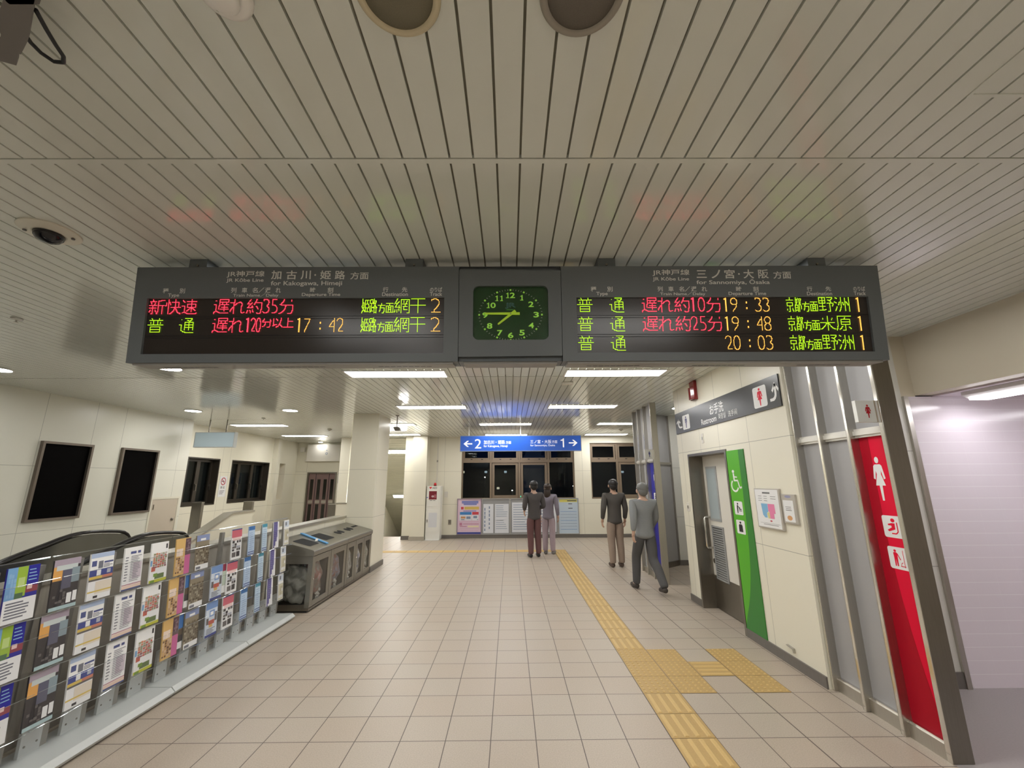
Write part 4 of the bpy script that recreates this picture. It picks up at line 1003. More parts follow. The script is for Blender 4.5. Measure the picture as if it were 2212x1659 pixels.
def women_screen():
    o = thing('entrance_screen', 'steel framed screen with a tall red panel showing a woman, right foreground', 'screen', (2.7, 3.4, 0), 'restroom entrance screens')
    xa, xb = 2.645, 2.745
    for y in (3.845, 3.535, 3.225):
        mb = MB(); mb.box(xa-.02, xb+.03, y-.005, y+.03, 0, ZC-.001, STEEL); mb.box(xa-.025, xa-.02, y-.005, y+.018, 0, ZC-.001, CHROME); mb.build('post', o, bevel=.003)
    mb = MB(); mb.box(2.655, 2.785, 2.94, 2.972, 0, ZC-.001, STEEL_D); mb.box(2.648, 2.655, 2.94, 2.972, 0, ZC-.001, CHROME); mb.build('end_post', o, bevel=.003)
    screen_bay(o, xa, xb, 3.565, 3.840, FROST); screen_bay(o, xa, xb, 3.255, 3.530, FROST)
    rd2 = P8('print_dark_red', 172, 0, 32, .5, spec=.25)
    lp, xf = screen_bay(o, xa, xb, 2.972, 3.220, RED)
    P = EAST(xf); mb = MB(); a, b = -3.220, -2.972
    pts = [(a, .10), (a, 1.978), (a+.085, 1.978), (a+.085, 1.45)]
    for k in range(1, 13): t = k/12; pts.append((a+.085+.16*t**2.2, 1.45-1.35*t))
    P.shape(mb, pts, .0006, rd2); mb.build('colour_field', lp)
    k = xf/2.65; zz = lambda z: 1.674+(z-1.674)*k
    mb = MB(); P.pic(mb, 'woman', -3.150, zz(1.522), -3.048, zz(1.828), .0012, PWHITE); mb.build('pictogram', lp)
    for (y0, y1, z0, z1, kd) in ((2.992, 3.148, 1.276, 1.422, 'babyseat'), (2.996, 3.150, 1.072, 1.216, 'board')):
        mb = MB(); P.rrect(mb, -y1, zz(z0), -y0, zz(z1), .016, .0012, PWHITE); P.pic(mb, kd, -y1+.02, zz(z0)+.014, -y0-.02, zz(z1)-.014, .0018, RED); mb.build('pictogram', lp)
    flag(o, 2.482, 2.645, 2.942, 2.066, 2.222, 'woman', P8('flag_red', 170, 10, 34, .4))
women_screen()
def men_screen():
    o = thing('entrance_screen', 'steel framed screen with a blue panel showing a man, farther along the right side', 'screen', (2.58, 7.9, 0), 'restroom entrance screens')
    xa, xb = 2.53, 2.63
    for y in (7.80, 8.15, 8.48):
        mb = MB(); mb.box(xa-.02, xb+.03, y-.005, y+.035, 0, ZC-.001, STEEL); mb.box(xa-.025, xa-.02, y, y+.02, 0, ZC-.001, CHROME); mb.build('post', o, bevel=.003)
    mb = MB(); mb.box(2.515, 2.625, 7.40, 7.44, 0, ZC-.001, STEEL); mb.build('end_post', o, bevel=.003)
    lp, xf = screen_bay(o, xa, xb, 7.44, 7.795, P8('print_blue', 38, 38, 150, .35)); screen_bay(o, xa, xb, 7.835, 8.145, FROST); screen_bay(o, xa, xb, 8.185, 8.475, FROST)
    P = EAST(xf); mb = MB(); P.pic(mb, 'man', -7.66, 1.53, -7.52, 1.83, .0012, PWHITE)
    mb.build('pictogram', lp)
    for z in (1.30, 1.10):
        mb = MB(); P.rrect(mb, -7.70, z, -7.53, z+.15, .016, .0012, PWHITE); P.pic(mb, 'babyseat' if z > 1.2 else 'board', -7.68, z+.015, -7.55, z+.135, .0018, NAVY); mb.build('pictogram', lp)
    flag(o, 2.365, 2.525, 7.385, 2.030, 2.195, 'man', NAVY)
    # the angled continuation towards the inner wall
    o = thing('inner_screen', 'angled grey screen behind the blue men\'s panel, leading to the white wall', 'screen', (3.05, 8.75, 0), 'restroom entrance screens')
    A = Vector((2.66, 8.42, 0)); B = Vector((3.42, 9.03, 0)); t = (B-A).normalized(); nrm = Vector((t.y, -t.x, 0))
    def quad(s0, s1, d0, d1, z0, z1, mat, nm):
        mb = MB(); p = [A+t*s0+nrm*d0, A+t*s1+nrm*d0, A+t*s1+nrm*d1, A+t*s0+nrm*d1]
        mb.prism([(q.x, q.y, z0) for q in p], (0, 0, z1-z0), mat); mb.build(nm, o)
    L = (B-A).length
    for s_ in (0.0, L/2-.02, L-.04): quad(s_, s_+.04, -.03, .05, 0, ZC-.001, STEEL, 'post')
    for s0, s1 in ((.04, L/2-.02), (L/2+.02, L-.04)):
        quad(s0, s1, -.02, .04, 1.985, 2.03, STEEL, 'transom'); quad(s0, s1, -.02, .04, 0, .10, STEEL_D, 'kick_plate')
        quad(s0, s1, 0, .012, .10, 1.985, FROST, 'lower_panel'); quad(s0, s1, 0, .012, 2.03, ZC-.002, FROST, 'upper_panel')
men_screen()

def platform_sign():
    y = 10.6; o = thing('platform_sign', 'long blue hanging sign with platform arrows 2 and 1', 'sign', (.27, y, 2.41))
    P = FRONT(y); x0, x1, z0, z1 = -1.235, 1.795, 2.410, 2.775
    BLUE = M('sign_blue', lin((34, 84, 178)), .35, emit=.12)
    mb = MB(); mb.box(x0, x1, y, y+.14, z0, z1, BLUE); mb.build('light_box', o)
    mb = MB(); al = M('sign_edge', (.25, .30, .42), .35, .5)
    for q in ((x0-.012, x1+.012, z1, z1+.014), (x0-.012, x1+.012, z0-.014, z0), (x0-.012, x0, z0, z1), (x1, x1+.012, z0, z1)): mb.box(q[0], q[1], y-.004, y+.144, q[2], q[3], al)
    mb.build('frame', o)
    W_ = M('sign_white_lit', (.85, .87, .90), .5, emit=.20)
    X = lambda zx: x0+(zx-100)/(1915-100)*(x1-x0); Z = lambda zy: z1-(zy-88)/(300-88)*(z1-z0)
    mb = MB(); P.text(mb, '2', X(315), Z(265), X(412), Z(130), .002, W_, .0); P.one(mb, X(1610), Z(255), X(1662), Z(125), .002, W_); mb.build('platform_number', o)
    mb = MB(); P.pic(mb, 'arrow_l', X(142), Z(245), X(278), Z(152), .002, W_); P.pic(mb, 'arrow_r', X(1733), Z(238), X(1868), Z(145), .002, W_); mb.build('arrow', o)
    mb = MB()
    for t, a, b, c, d in (('加古川・姫路', 450, 205, 768, 148), ('方面', 782, 202, 862, 160), ('三ノ宮・大阪', 1153, 198, 1470, 145), ('方面', 1480, 196, 1560, 152), ('for Kakogawa, Himeji', 450, 256, 808, 216), ('for Sannomiya, Ōsaka', 1153, 246, 1525, 203)):
        P.text(mb, t, X(a), Z(b), X(c), Z(d), .002, W_, .002)
    mb.build('lettering', o)
    for x in (-1.035, .28, 1.60):
        mb = MB(); mb.cyl((x, y+.07, z1+.014), (x, y+.07, ZC-.001), .014, WHITE, 12); mb.build('hanger_rod', o)
platform_sign()
def blank_sign():
    y = 9.2; o = thing('blank_hanging_sign', 'blank pale blue hanging sign in the left hall', 'sign', (-6.45, y, 2.43))
    mb = MB(); mb.box(-6.87, -6.03, y, y+.10, 2.432, 2.735, M('blank_pale', (.52, .64, .70),   .4, emit=.05)); mb.build('panel', o)
    mb = MB(); al = M('pale_edge', (.55, .58, .58), .4)
    for q in ((-6.885, -6.015, 2.735, 2.748), (-6.885, -6.015, 2.419, 2.432), (-6.885, -6.87, 2.432, 2.735), (-6.03, -6.015, 2.432, 2.735)): mb.box(q[0], q[1], y-.003, y+.103, q[2], q[3], al)
    mb.build('frame', o)
    for x in (-6.63, -6.25):
        mb = MB(); mb.cyl((x, y+.05, 2.748), (x, y+.05, ZC-.001), .012, STEEL_D, 12); mb.build('hanger_rod', o)
blank_sign()

# ================================================================== BROCHURE RACKS, BINS, ESCALATOR
RX = -2.87                                                     # face of the brochure pockets
RW = M('rack_white', (0.52, 0.54, 0.53), .4); RG = M('rack_grey', (0.30, 0.285, 0.255), .5, .2)
COL0, CP = 2.60, 0.2515
UNITS = ((4.838, 5.785, (9, 10, 11, 12), 'clear brochure rack at the far end, next to the litter bins'),
         (3.854, 4.830, (5, 6, 7, 8), 'clear brochure rack holding the orange-and-pink brochures, second from the bins'),
         (2.872, 3.846, (1, 2, 3, 4), 'clear brochure rack holding the vegetable brochures, third from the bins'),
         (1.890, 2.864, (0,), 'clear brochure rack cut by the left edge of the view'))
ROWS = ((.895, 1.195), (.575, .880), (.250, .550))
def rack(y0, y1, cols, label):
    o = thing('brochure_rack', label, 'brochure rack', (-2.86, (y0+y1)/2, 0), 'clear acrylic brochure racks in a row')
    mb = MB(); mb.prism([(-2.715, y0, .012), (-2.70, y0, .035), (-2.735, y0, .068), (-3.05, y0, .068), (-3.05, y0, .012)], (0, y1-y0, 0), RW); mb.box(-3.03, -2.74, y0+.01, y1-.01, 0, .012, BLACK); mb.build('base', o, bevel=.002)
    for k in range(4):
        yc = y0+.12+.245*k
        mb = MB(); mb.box(-2.965, -2.945, yc-.045, yc+.075, .068, .30, RW); st = mb.build('back_strip', o)
        mb = MB()
        for (yy, zz) in ((yc-.02, .12), (yc+.05, .12), (yc-.02, .24), (yc+.05, .24)): mb.cyl((-2.945, yy, zz), (-2.942, yy, zz), .006, STEEL_D, 8)
        mb.build('screw', st)
        mb = MB(); mb.box(-2.985, -2.955, yc+.085, yc+.125, .068, 1.17, RG); mb.build('upright', o)
    mb = MB(); mb.poly([(-2.905, y0+.004, .10), (-2.905, y1-.004, .10), (-2.93, y1-.004, 1.215), (-2.93, y0+.004, 1.215)], ACRY); mb.build('back_sheet', o)
    mb = MB(); mb.tube([(-2.93, y0+.004, 1.215), (-2.93, y1-.004, 1.215)], .0035, clear('acrylic_edge', (.85, .9, .92), .35, .1), 8); mb.build('top_edge', o)
    for (za, zb) in ROWS:
        mb = MB(); mb.poly([(RX+.030, y0+.006, za-.006), (RX+.030, y1-.006, za-.006), (RX+.034, y1-.006, za+.20), (RX+.034, y0+.006, za+.20)], ACRY)
        mb.poly([(RX+.030, y0+.006, za-.006), (RX+.030, y1-.006, za-.006), (-2.915, y1-.006, za-.010), (-2.915, y0+.006, za-.010)], ACRY)
        pk = mb.build('pocket', o)
        mb = MB(); pts = [(RX+.031, y0+.006+(y1-y0-.012)*i/48, za-.006+.0035*math.sin(i*2*PI/12)) for i in range(49)]
        mb.tube(pts, .003, clear('acrylic_edge', (.85, .9, .92), .35, .1), 6); mb.tube([(RX+.034, y0+.006, za+.20), (RX+.034, y1-.006, za+.20)], .0018, clear('acrylic_edge', (.85, .9, .92), .35, .1), 6); mb.build('pocket_lip', pk)
for u in UNITS: rack(*u)

def pc(n, r, g, b):                                             # printed inks, greyed: glare over the covers is put into the colour
    q = .30*r+.55*g+.15*b; f = lambda c: c*.80+q*.12+16
    return P8('print_'+n, f(r), f(g), f(b), .30)
W_ = pc('paper', 244, 244, 244)
def lines(x0, x1, y0, y1, n, mat, seed=1, h=.5):
    r = random.Random(seed); out = []
    for k in range(n):
        y = y0+(y1-y0)*(k+.5)/n; out.append((x0, y-(y1-y0)/n*h/2, x0+(x1-x0)*r.uniform(.6, 1), y+(y1-y0)/n*h/2, mat))
    return out
def mosaic(x0, x1, y0, y1, nx, ny, mats, seed):
    r = random.Random(seed); out = []
    for i in range(nx):
        for j in range(ny):
            a, b = x0+(x1-x0)*i/nx, y0+(y1-y0)*j/ny; out.append((a, b, a+(x1-x0)/nx*r.uniform(.7, 1), b+(y1-y0)/ny*r.uniform(.7, 1), r.choice(mats)))
    return out
G_ = pc('greytext', 110, 112, 125); DK = pc('dark', 44, 40, 44)
DES = {   # width, cover colour, rectangles (x0, y0, x1, y1 in the unit cover, origin lower left)
 'blue and green': (.170, pc('blue', 58, 112, 190), [(0, .42, .38, 1, pc('skyblue', 110, 168, 224)), (.30, .45, .62, 1, pc('lime', 150, 190, 40)), (.36, .62, .56, .80, pc('palelime', 188, 214, 120)), (.62, .50, 1, .62, pc('redpic', 150, 50, 64)), (.66, .56, .82, .64, pc('blush', 236, 200, 196)), (.30, .42, .55, .52, pc('greenpic', 70, 110, 70)), (0, 0, 1, .42, W_)]+lines(.08, .92, .06, .38, 6, G_, 3)+mosaic(.05, .3, .46, .9, 3, 5, [pc('skyblue', 110, 168, 224), pc('skyblue2', 134, 184, 230)], 4)+lines(.66, .95, .7, .95, 4, pc('skyblue2', 134, 184, 230), 6, .3)),
 'dark poster-like': (.168, DK, [(0, .58, .45, .86, pc('amber', 230, 160, 70)), (0, .86, 1, 1, pc('mauvegrey', 168, 152, 170)), (.1, .78, .9, .88, pc('ice', 196, 206, 206)), (.34, .40, .70, .78, pc('slate', 84, 84, 108)), (.70, .50, 1, .80, pc('greyblue', 130, 150, 160)), (.60, .10, .78, .30, W_), (.82, .12, .98, .32, W_), (0, 0, 1, .07, pc('aqua', 170, 200, 204))]+mosaic(.08, .56, .08, .40, 4, 6, [DK, pc('ash', 96, 90, 90)], 5)),
 'blue and yellow ticket': (.172, W_, [(0, .90, 1, 1, pc('paleblue', 170, 190, 226)), (.06, .72, .26, .84, pc('indigo', 70, 80, 140)), (.34, .66, .54, .82, G_), (.58, .76, .98, .80, pc('indigo', 70, 80, 140)), (0, .50, 1, .64, pc('royal', 52, 66, 150)), (.30, .51, .48, .63, W_), (.74, .53, .90, .62, pc('ash2', 180, 184, 200)), (0, .44, .55, .50, pc('yellow', 226, 190, 70)), (.55, .44, 1, .50, pc('coral', 212, 120, 90)), (0, .40, 1, .44, pc('ash', 96, 90, 90)), (.3, .12, 1, .38, pc('cream', 236, 222, 200)), (0, .16, 1, .19, pc('yellow', 226, 190, 70)), (.26, .03, .44, .08, DK)]+lines(.56, .96, .66, .75, 3, G_, 8)),
 'white text-covered': (.164, W_, [(.30, .84, .60, .90, pc('indigo', 70, 80, 140)), (.68, .84, .84, .90, pc('indigo', 70, 80, 140)), (0, .12, 1, .135, pc('crimson', 176, 40, 80)), (0, .03, 1, .11, pc('peach', 240, 206, 186)), (0, 0, 1, .035, pc('navyblue', 60, 78, 140)), (.5, .25, .95, .62, pc('pinkgrey', 214, 198, 210))]+lines(.06, .24, .2, .8, 9, G_, 11, .35)+lines(.34, .92, .18, .8, 16, G_, 12, .35)),
 'vegetable': (.170, W_, [(0, 0, 1, .07, pc('leafyellow', 200, 200, 30)), (.06, .0, .3, .06, pc('leaf', 110, 150, 40)), (.84, .82, .94, .94, DK), (.30, .08, .84, .20, pc('cucumber', 92, 116, 60)), (.22, .14, .45, .22, pc('leaf', 110, 150, 40)), (.08, .28, .30, .40, pc('tomato', 206, 84, 66)), (0, .42, .10, .56, pc('skyblue', 110, 168, 224))]+mosaic(.14, .92, .36, .74, 6, 7, [pc('carrot', 214, 130, 90), pc('onion', 196, 186, 176), pc('beet', 150, 90, 96), pc('olive', 150, 150, 110), pc('tomato', 206, 84, 66)], 21)),
 'orange and pink': (.166, pc('orange', 226, 178, 96), [(.62, .0, 1, .52, pc('hotpink', 220, 90, 156)), (.62, .52, 1, .98, pc('plum', 96, 66, 76)), (.04, .52, .48, .72, pc('roll', 238, 214, 196))]+mosaic(.04, .60, .06, .5, 4, 7, [pc('tan', 206, 160, 116), pc('brown', 120, 80, 60), pc('sand', 224, 188, 150)], 31)+mosaic(.68, .94, .6, .95, 3, 5, [pc('plum2', 140, 110, 120), pc('plum', 96, 66, 76)], 32)),
 'stone garden': (.166, pc('stone', 140, 126, 102), [(0, .82, 1, 1, pc('denim', 130, 146, 196)), (.3, .84, .7, .9, W_), (0, 0, 1, .14, W_), (.06, .02, .4, .09, G_)]+mosaic(0, 1, .15, .70, 8, 9, [pc('stone', 140, 126, 102), pc('stone2', 176, 164, 138), pc('bark', 84, 66, 46), pc('stone3', 112, 98, 76)], 41)),
 'pale blue photo': (.158, pc('paper2', 208, 220, 236), [(0, 0, 1, .07, pc('royal', 52, 66, 150)), (0, .78, 1, 1, pc('cornflower', 110, 150, 214)), (.30, .56, .74, .74, pc('cornflower', 110, 150, 214)), (.38, .60, .64, .70, W_), (.25, .34, .75, .46, pc('tomato', 206, 84, 66)), (.30, .26, .60, .34, pc('gold', 220, 180, 90)), (.05, .36, .24, .54, pc('ash', 96, 90, 90)), (.76, .40, .96, .66, pc('ash', 96, 90, 90))]+lines(.1, .9, .08, .24, 4, G_, 51)),
 'pink-topped monochrome': (.165, W_, [(0, .72, 1, .96, pc('rose', 214, 90, 110)), (0, .96, 1, 1, pc('indigo', 70, 80, 140)), (.1, .62, .9, .72, pc('blush', 236, 200, 196))]+mosaic(.08, .92, .08, .26, 2, 1, [DK, pc('ash', 96, 90, 90)], 61)+mosaic(.08, .92, .28, .62, 4, 4, [pc('ash2', 180, 184, 200), DK, pc('ash', 96, 90, 90), W_], 62)),
 'slim sky-blue': (.112, pc('pale', 180, 206, 236), [(0, .86, 1, 1, pc('blue2', 50, 110, 186)), (0, .02, 1, .05, pc('royal', 52, 66, 150)), (0, .09, 1, .12, pc('royal', 52, 66, 150))]+lines(.12, .9, .16, .8, 9, pc('paper3', 140, 170, 214), 71, .3)),
 'slim ice-blue': (.095, pc('ice2', 190, 216, 236), [(0, .88, 1, 1, pc('teal', 60, 150, 180)), (0, .03, 1, .06, pc('royal', 52, 66, 150)), (0, .10, 1, .13, pc('royal', 52, 66, 150))]+lines(.12, .9, .18, .82, 9, pc('paper3', 140, 170, 214), 81, .3)),
 'purple-curved': (.118, W_, [(0, .24, .62, 1, pc('violet', 86, 78, 150)), (0, .08, .40, .24, pc('violet', 86, 78, 150)), (0, 0, .2, .08, pc('violet', 86, 78, 150)), (.62, .40, .72, 1, pc('violet2', 110, 104, 176))]+lines(.1, .55, .3, .95, 9, pc('violet3', 130, 124, 190), 91, .3)),
 'small cream-and-white': (.115, W_, [(.05, .02, .95, .62, pc('ivory', 220, 212, 180)), (.05, .72, .95, .96, pc('paper2', 208, 220, 236)), (.2, .78, .5, .92, G_)]+mosaic(.12, .88, .08, .56, 3, 4, [pc('ivory', 220, 212, 180), pc('khaki', 186, 178, 140), W_], 95)),
}
def brochure_mesh(key, y0, za, zb, name='brochure'):
    wd, base, rects = DES[key]; mb = MB(); xb, xt = RX+.012, RX-.012
    O = Vector((xb, y0, za)); U = Vector((0, 1, 0)); V = Vector((xt-xb, 0, zb-za)); Lv = V.length; P = PL(O, U, V)
    P.slab(mb, 0, 0, wd, Lv, -.010, 0, base)
    for i, (a, b, c, d, m) in enumerate(rects): P.rect(mb, a*wd, b*Lv, c*wd, d*Lv, .0004+.00006*i, m)
    return mb.build(name)
ORDER = ['blue and green', 'dark poster-like', 'blue and yellow ticket', 'white text-covered', 'vegetable', 'orange and pink', 'stone garden', 'pale blue photo', 'pink-topped monochrome', 'slim sky-blue', 'slim ice-blue', 'purple-curved', 'small cream-and-white']
YS = (2.595, 2.848, 3.087, 3.347, 3.588, 3.845, 4.085, 4.350, 4.585, 4.872, 5.135, 5.372, 5.618)
TIER = ('top', 'middle', 'bottom')
for i, key in enumerate(ORDER):
    first = None
    for r, (za, zb) in enumerate(ROWS):
        if key == 'pale blue photo' and r == 0: continue        # that pocket is empty
        lb = f'{key} brochure in the {TIER[r]} tier of the clear rack'
        if first is None:
            first = brochure_mesh(key, YS[i], za, zb); z_first = za; ob = first
        else:
            ob = first.copy(); C.objects.link(ob); ob.location = Vector(first.location)+Vector((0, (.004, -.006)[r % 2], za-z_first))
        tag(ob, lb, 'brochure', 'brochures in the clear racks')
def extra_leaflet(y0, za, zb, wd, cols, label):
    mb = MB(); P = PL((RX-.004, y0, za), (0, 1, 0), (-.02, 0, zb-za)); L = zb-za
    P.slab(mb, 0, 0, wd, L, -.006, 0, cols[0])
    for i, c in enumerate(cols[1:]): P.rect(mb, 0, L*(i+1)/len(cols), wd, L*(i+2)/len(cols), .0005, c)
    tag(mb.build('leaflet'), label, 'leaflet', 'leaflets tucked beside brochures')
extra_leaflet(4.035, .60, .865, .05, (W_, DK, pc('bark', 84, 66, 46), pc('cobalt', 50, 110, 190), pc('cobalt', 50, 110, 190)), 'narrow blue and brown leaflet beside the middle stone garden brochure')
extra_leaflet(4.035, .275, .540, .05, (W_, DK, pc('bark', 84, 66, 46), pc('cobalt', 50, 110, 190), pc('cobalt', 50, 110, 190)), 'narrow blue and brown leaflet beside the bottom stone garden brochure')
extra_leaflet(4.532, .60, .870, .05, (W_, pc('sage', 190, 206, 186), pc('sage', 190, 206, 186), pc('maroon', 150, 30, 66)), 'narrow maroon and pale green leaflet beside the middle pink-topped brochure')

# ------------------------------------------------------------------ litter bins
BW, BB = -2.65, -3.165                                          # front and back
def litter_bin(y0, y1, ndoor, holes, bags, label, near_end):
    o = thing('litter_bin', label, 'litter bin', (-2.9, (y0+y1)/2, 0), 'steel litter bins against the parapet')
    zt = lambda x: .775+(BW-x)/(BW-BB)*.135
    mb = MB(); mb.box(BB, BB+.015, y0, y1, .03, zt(BB)-.02, STEEL_D); mb.box(BB, BW, y0, y1, .025, .06, STEEL_D); mb.box(BB+.03, BW-.03, y0+.02, y1-.02, 0, .025, BLACK)
    n = ndoor; step = (y1-y0)/n
    for k in range(1, n): mb.box(BB+.015, BW-.02, y0+k*step-.006, y0+k*step+.006, .06, .70, STEEL_D)
    for yy, nr in ((y0, near_end), (y1-.012, False)):
        if nr:
            mb.box(BB+.015, BB+.06, yy, yy+.012, .06, .72, BINST); mb.box(BW-.06, BW, yy, yy+.012, .06, .72, BINST); mb.box(BB+.06, BW-.06, yy, yy+.012, .60, .72, BINST); mb.box(BB+.06, BW-.06, yy, yy+.012, .06, .10, STEEL_D)
        else: mb.box(BB+.015, BW, yy, yy+.012, .06, .72, BINST)
    mb.build('body', o)
    if near_end:
        mb = MB(); mb.blob((-2.91, y0+.10, .34), .19, .075, .25, two_tone('bag_clear', (.22, .22, .22), (.50, .50, .49), 8), 77, .14, 4); mb.build('bag', o, smooth=True)
        mb = MB(); mb.box(BB+.06, BW-.06, y0+.003, y0+.007, .10, .60, clear('bin_window', (.86, .86, .84), .05, .15)); mb.build('end_window', o)
    # lid with a rounded front edge and sunk openings
    mb = MB(); e = .012
    prof = [(BB, zt(BB)), (BW-.02, zt(BW-.02)), (BW+.010, zt(BW)-.008), (BW+.016, zt(BW)-.025), (BW+.012, .70), (BB, .70)]
    mb.prism([(x, y0-e, z) for x, z in prof], (0, y1-y0+2*e if not near_end else y1-y0+e, 0), BINST); lid = mb.build('lid', o, bevel=.004)
    P = PL((BW, y0, zt(BW)), (0, 1, 0), (BB-BW, 0, zt(BB)-zt(BW)))   # u along the bin, v up the slope
    for (kind, u, v, a, b) in holes:
        mb = MB()
        if kind == 'square': P.rslab(mb, u-a/2-.008, v-b/2-.008, u+a/2+.008, v+b/2+.008, .035, 0, .002, STEEL_D); P.rslab(mb, u-a/2, v-b/2, u+a/2, v+b/2, .03, .002, .003, MATTE)
        elif kind == 'round':
            mb.prism([P.p(u+a/2*math.cos(t*PI/12), v+b/2*math.sin(t*PI/12), 0) for t in range(24)], P.N*.003, MATTE)
        else: P.slab(mb, u-a/2, v-b/2, u+a/2, v+b/2, 0, .003, MATTE)
        mb.build('opening', lid)
    for k in range(n):
        a, b = y0+k*step+.006, y0+(k+1)*step-.006; x0, x1 = BW-.015, BW
        mb = MB(); f = .085
        mb.box(x0, x1, a, a+f, .05, .69, BINST); mb.box(x0, x1, b-f, b, .05, .69, BINST); mb.box(x0, x1, a+f, b-f, .05, .13, BINST); mb.box(x0, x1, a+f, b-f, .61, .69, BINST)
        d = mb.build('door', o, bevel=.002)
        mb = MB(); mb.box(x0+.004, x0+.008, a+f, b-f, .13, .61, clear('bin_window', (.86, .86, .84), .05, .15)); mb.build('pane', d)
        mb = MB(); mb.lathe((BW, a+.045, .40), [(.010, 0), (.010, .006), (.005, .010)], CHROME, 12, (1, 0, 0)); mb.build('lock', d)
        yc = (a+b)/2; mb = MB(); c1, c2 = bags[k]
        mb.blob((-2.80, yc, .35), .135, step*.36, .28, two_tone('bag_'+c1+'_'+c2, RUB[c1], RUB[c2], 11, .3), 10+k+int(y0), .12, 4)
        mb.build('bag', o, smooth=True)
        mb = MB(); rnd = random.Random(k+int(y0*10))
        for q in range(4): mb.blob((-2.685+rnd.uniform(-.008, .008), yc+rnd.uniform(-.07, .07), .12+.03*q), .018, .04, .025, M('rubbish_pale', (.62, .61, .60), .4), q, .25, 2)
        mb.build('rubbish', o)
RUB = {'grey': (.30, .29, .28), 'red': (.30, .11, .09), 'white': (.60, .59, .60), 'blue': (.30, .31, .42), 'green': (.30, .33, .26)}
litter_bin(6.02, 7.22, 2, [('square', .28, .25, .30, .26), ('square', .86, .27, .32, .26)], [('red', 'grey'), ('blue', 'red')], 'steel litter bin with two square openings, nearest the brochure rack', True)
litter_bin(7.235, 8.475, 3, [('round', .18, .25, .13, .13), ('round', .33, .26, .13, .13), ('round', .62, .26, .13, .13), ('round', .77, .27, .13, .13), ('slot', 1.08, .30, .26, .05)], [('grey', 'white'), ('white', 'blue'), ('green', 'white')], 'steel litter bin with round holes and a slot, beside the pillar', False)
def blue_stick():
    P = PL((BW, 6.02, .775), (0, 1, 0), (BB-BW, 0, .135)); mb = MB()
    a = P.p(.50, .03, .004); b = P.p(.66, .52, .004); d = (b-a).normalized(); s = P.N.cross(d)
    pts = [a+s*.02, a-s*.02, b-s*.028, b+s*.028]
    mb.prism(pts, P.N*.016, P8('stick_blue', 110, 176, 232, .35))
    tag(mb.build('blue_strip', bevel=.003), 'light blue strip lying across the lid of the near litter bin', 'strip')
    mb = MB(); c = P.p(.44, .20, .006); mb.prism([c, c+Vector((.03, .02, 0)), c+Vector((.02, .06, .02)), c+Vector((-.01, .05, .03))], P.N*.006, WHITE)
    tag(mb.build('paper_scrap'), 'white paper scrap poking from the near square bin opening', 'paper')
blue_stick()

# ------------------------------------------------------------------ escalator and posts of the left hall
def escalator():
    o = thing('escalator', 'escalator with two black handrails going down behind the brochure racks', 'escalator', (-4.65, 5.0, 0))
    rub = M('handrail_black', (0.012, 0.010, 0.012), .25); pn = noisy('balustrade_panel', (0.20, 0.20, 0.19), .18, .8, (1, 1, 1), 3, .25)
    def path(yt, r=.21, zt=1.03):
        pts = [(yt-.55, zt-2*r), (yt-r, zt-2*r)]
        for k in range(1, 10): a = -PI/2+PI*k/9; pts.append((yt-r+r*math.cos(a), zt-r+r*math.sin(a)))
        y0 = yt-r
        for k in range(1, 12):
            s_ = k/11; pts.append((y0-1.3*s_, zt+.035*math.sin(PI*min(1, s_*1.5)) - .36*max(0, s_-.35)**1.7))
        ye, ze = pts[-1]; pts.append((ye-5.2, ze-5.2*.577))
        return pts
    for x, yt, nm in ((-4.20, 5.80, 'near'), (-5.12, 5.98, 'far')):
        pts = path(yt); n = len(pts)
        mb = MB(); mb.tube([(x, y, z+.03) for y, z in pts], .042, rub, 10, r2=.020); rl = mb.build('handrail', o, smooth=True)
        mb = MB(); mb.tube([(x, y, z-.012 if i > 6 else z+.03) for i, (y, z) in enumerate(pts)][6:], .030, CHROME, 8, r2=.016); mb.build('handrail_guide', rl, smooth=True)
        poly = [(x, y, z) for y, z in pts[1:]]; ye, ze = pts[-1]
        poly += [(x, ye, ze-.9), (x, yt-1.5, -.1), (x, yt-.2, 0.0)]
        mb = MB(); mb.prism([(p[0]-.03, p[1], p[2]) for p in poly], (.06, 0, 0), pn); mb.build('balustrade', o)
        mb = MB(); mb.prism([(x-.13, yt-1.5, .02), (x-.13, yt-.1, .12), (x-.13, yt-.1, .02), (x-.13, yt-1.2, -.2)], (.26, 0, 0), STEEL); mb.build('skirt_deck', o)
    mb = MB(); mb.box(-5.05, -4.27, 5.30, 6.1, .001, .012, STEEL); mb.build('comb_plate', o)
    mb = MB(); st = M('step_metal', (.12, .12, .12), .4, .6)
    for k in range(13): mb.box(-5.05, -4.27, 5.0-.38*k-.08, 5.30-.38*k, -.21*k-.25, -.21*k-.01, st)
    mb.build('steps', o)
escalator()
def post(x0, x1, y0, y1, z, label):
    o = thing('steel_post', label, 'post', ((x0+x1)/2, (y0+y1)/2, 0), 'steel posts in the left hall')
    mb = MB(); mb.box(x0, x1, y0, y1, .0, z, STEEL_D); mb.build('column', o, bevel=.004); mb = MB(); mb.box(x0-.004, x1+.004, y0-.004, y1+.004, z, z+.012, STEEL); mb.build('cap', o); mb = MB(); mb.box(x0-.03, x1+.03, y0-.03, y1+.03, 0, .012, STEEL); mb.build('foot_plate', o)
post(-6.58, -6.38, 9.02, 9.10, 1.26, 'flat steel post in front of the near dark window of the left hall')
post(-6.62, -6.40, 10.82, 10.90, 1.20, 'flat steel post by the top of the sloping stair wall')

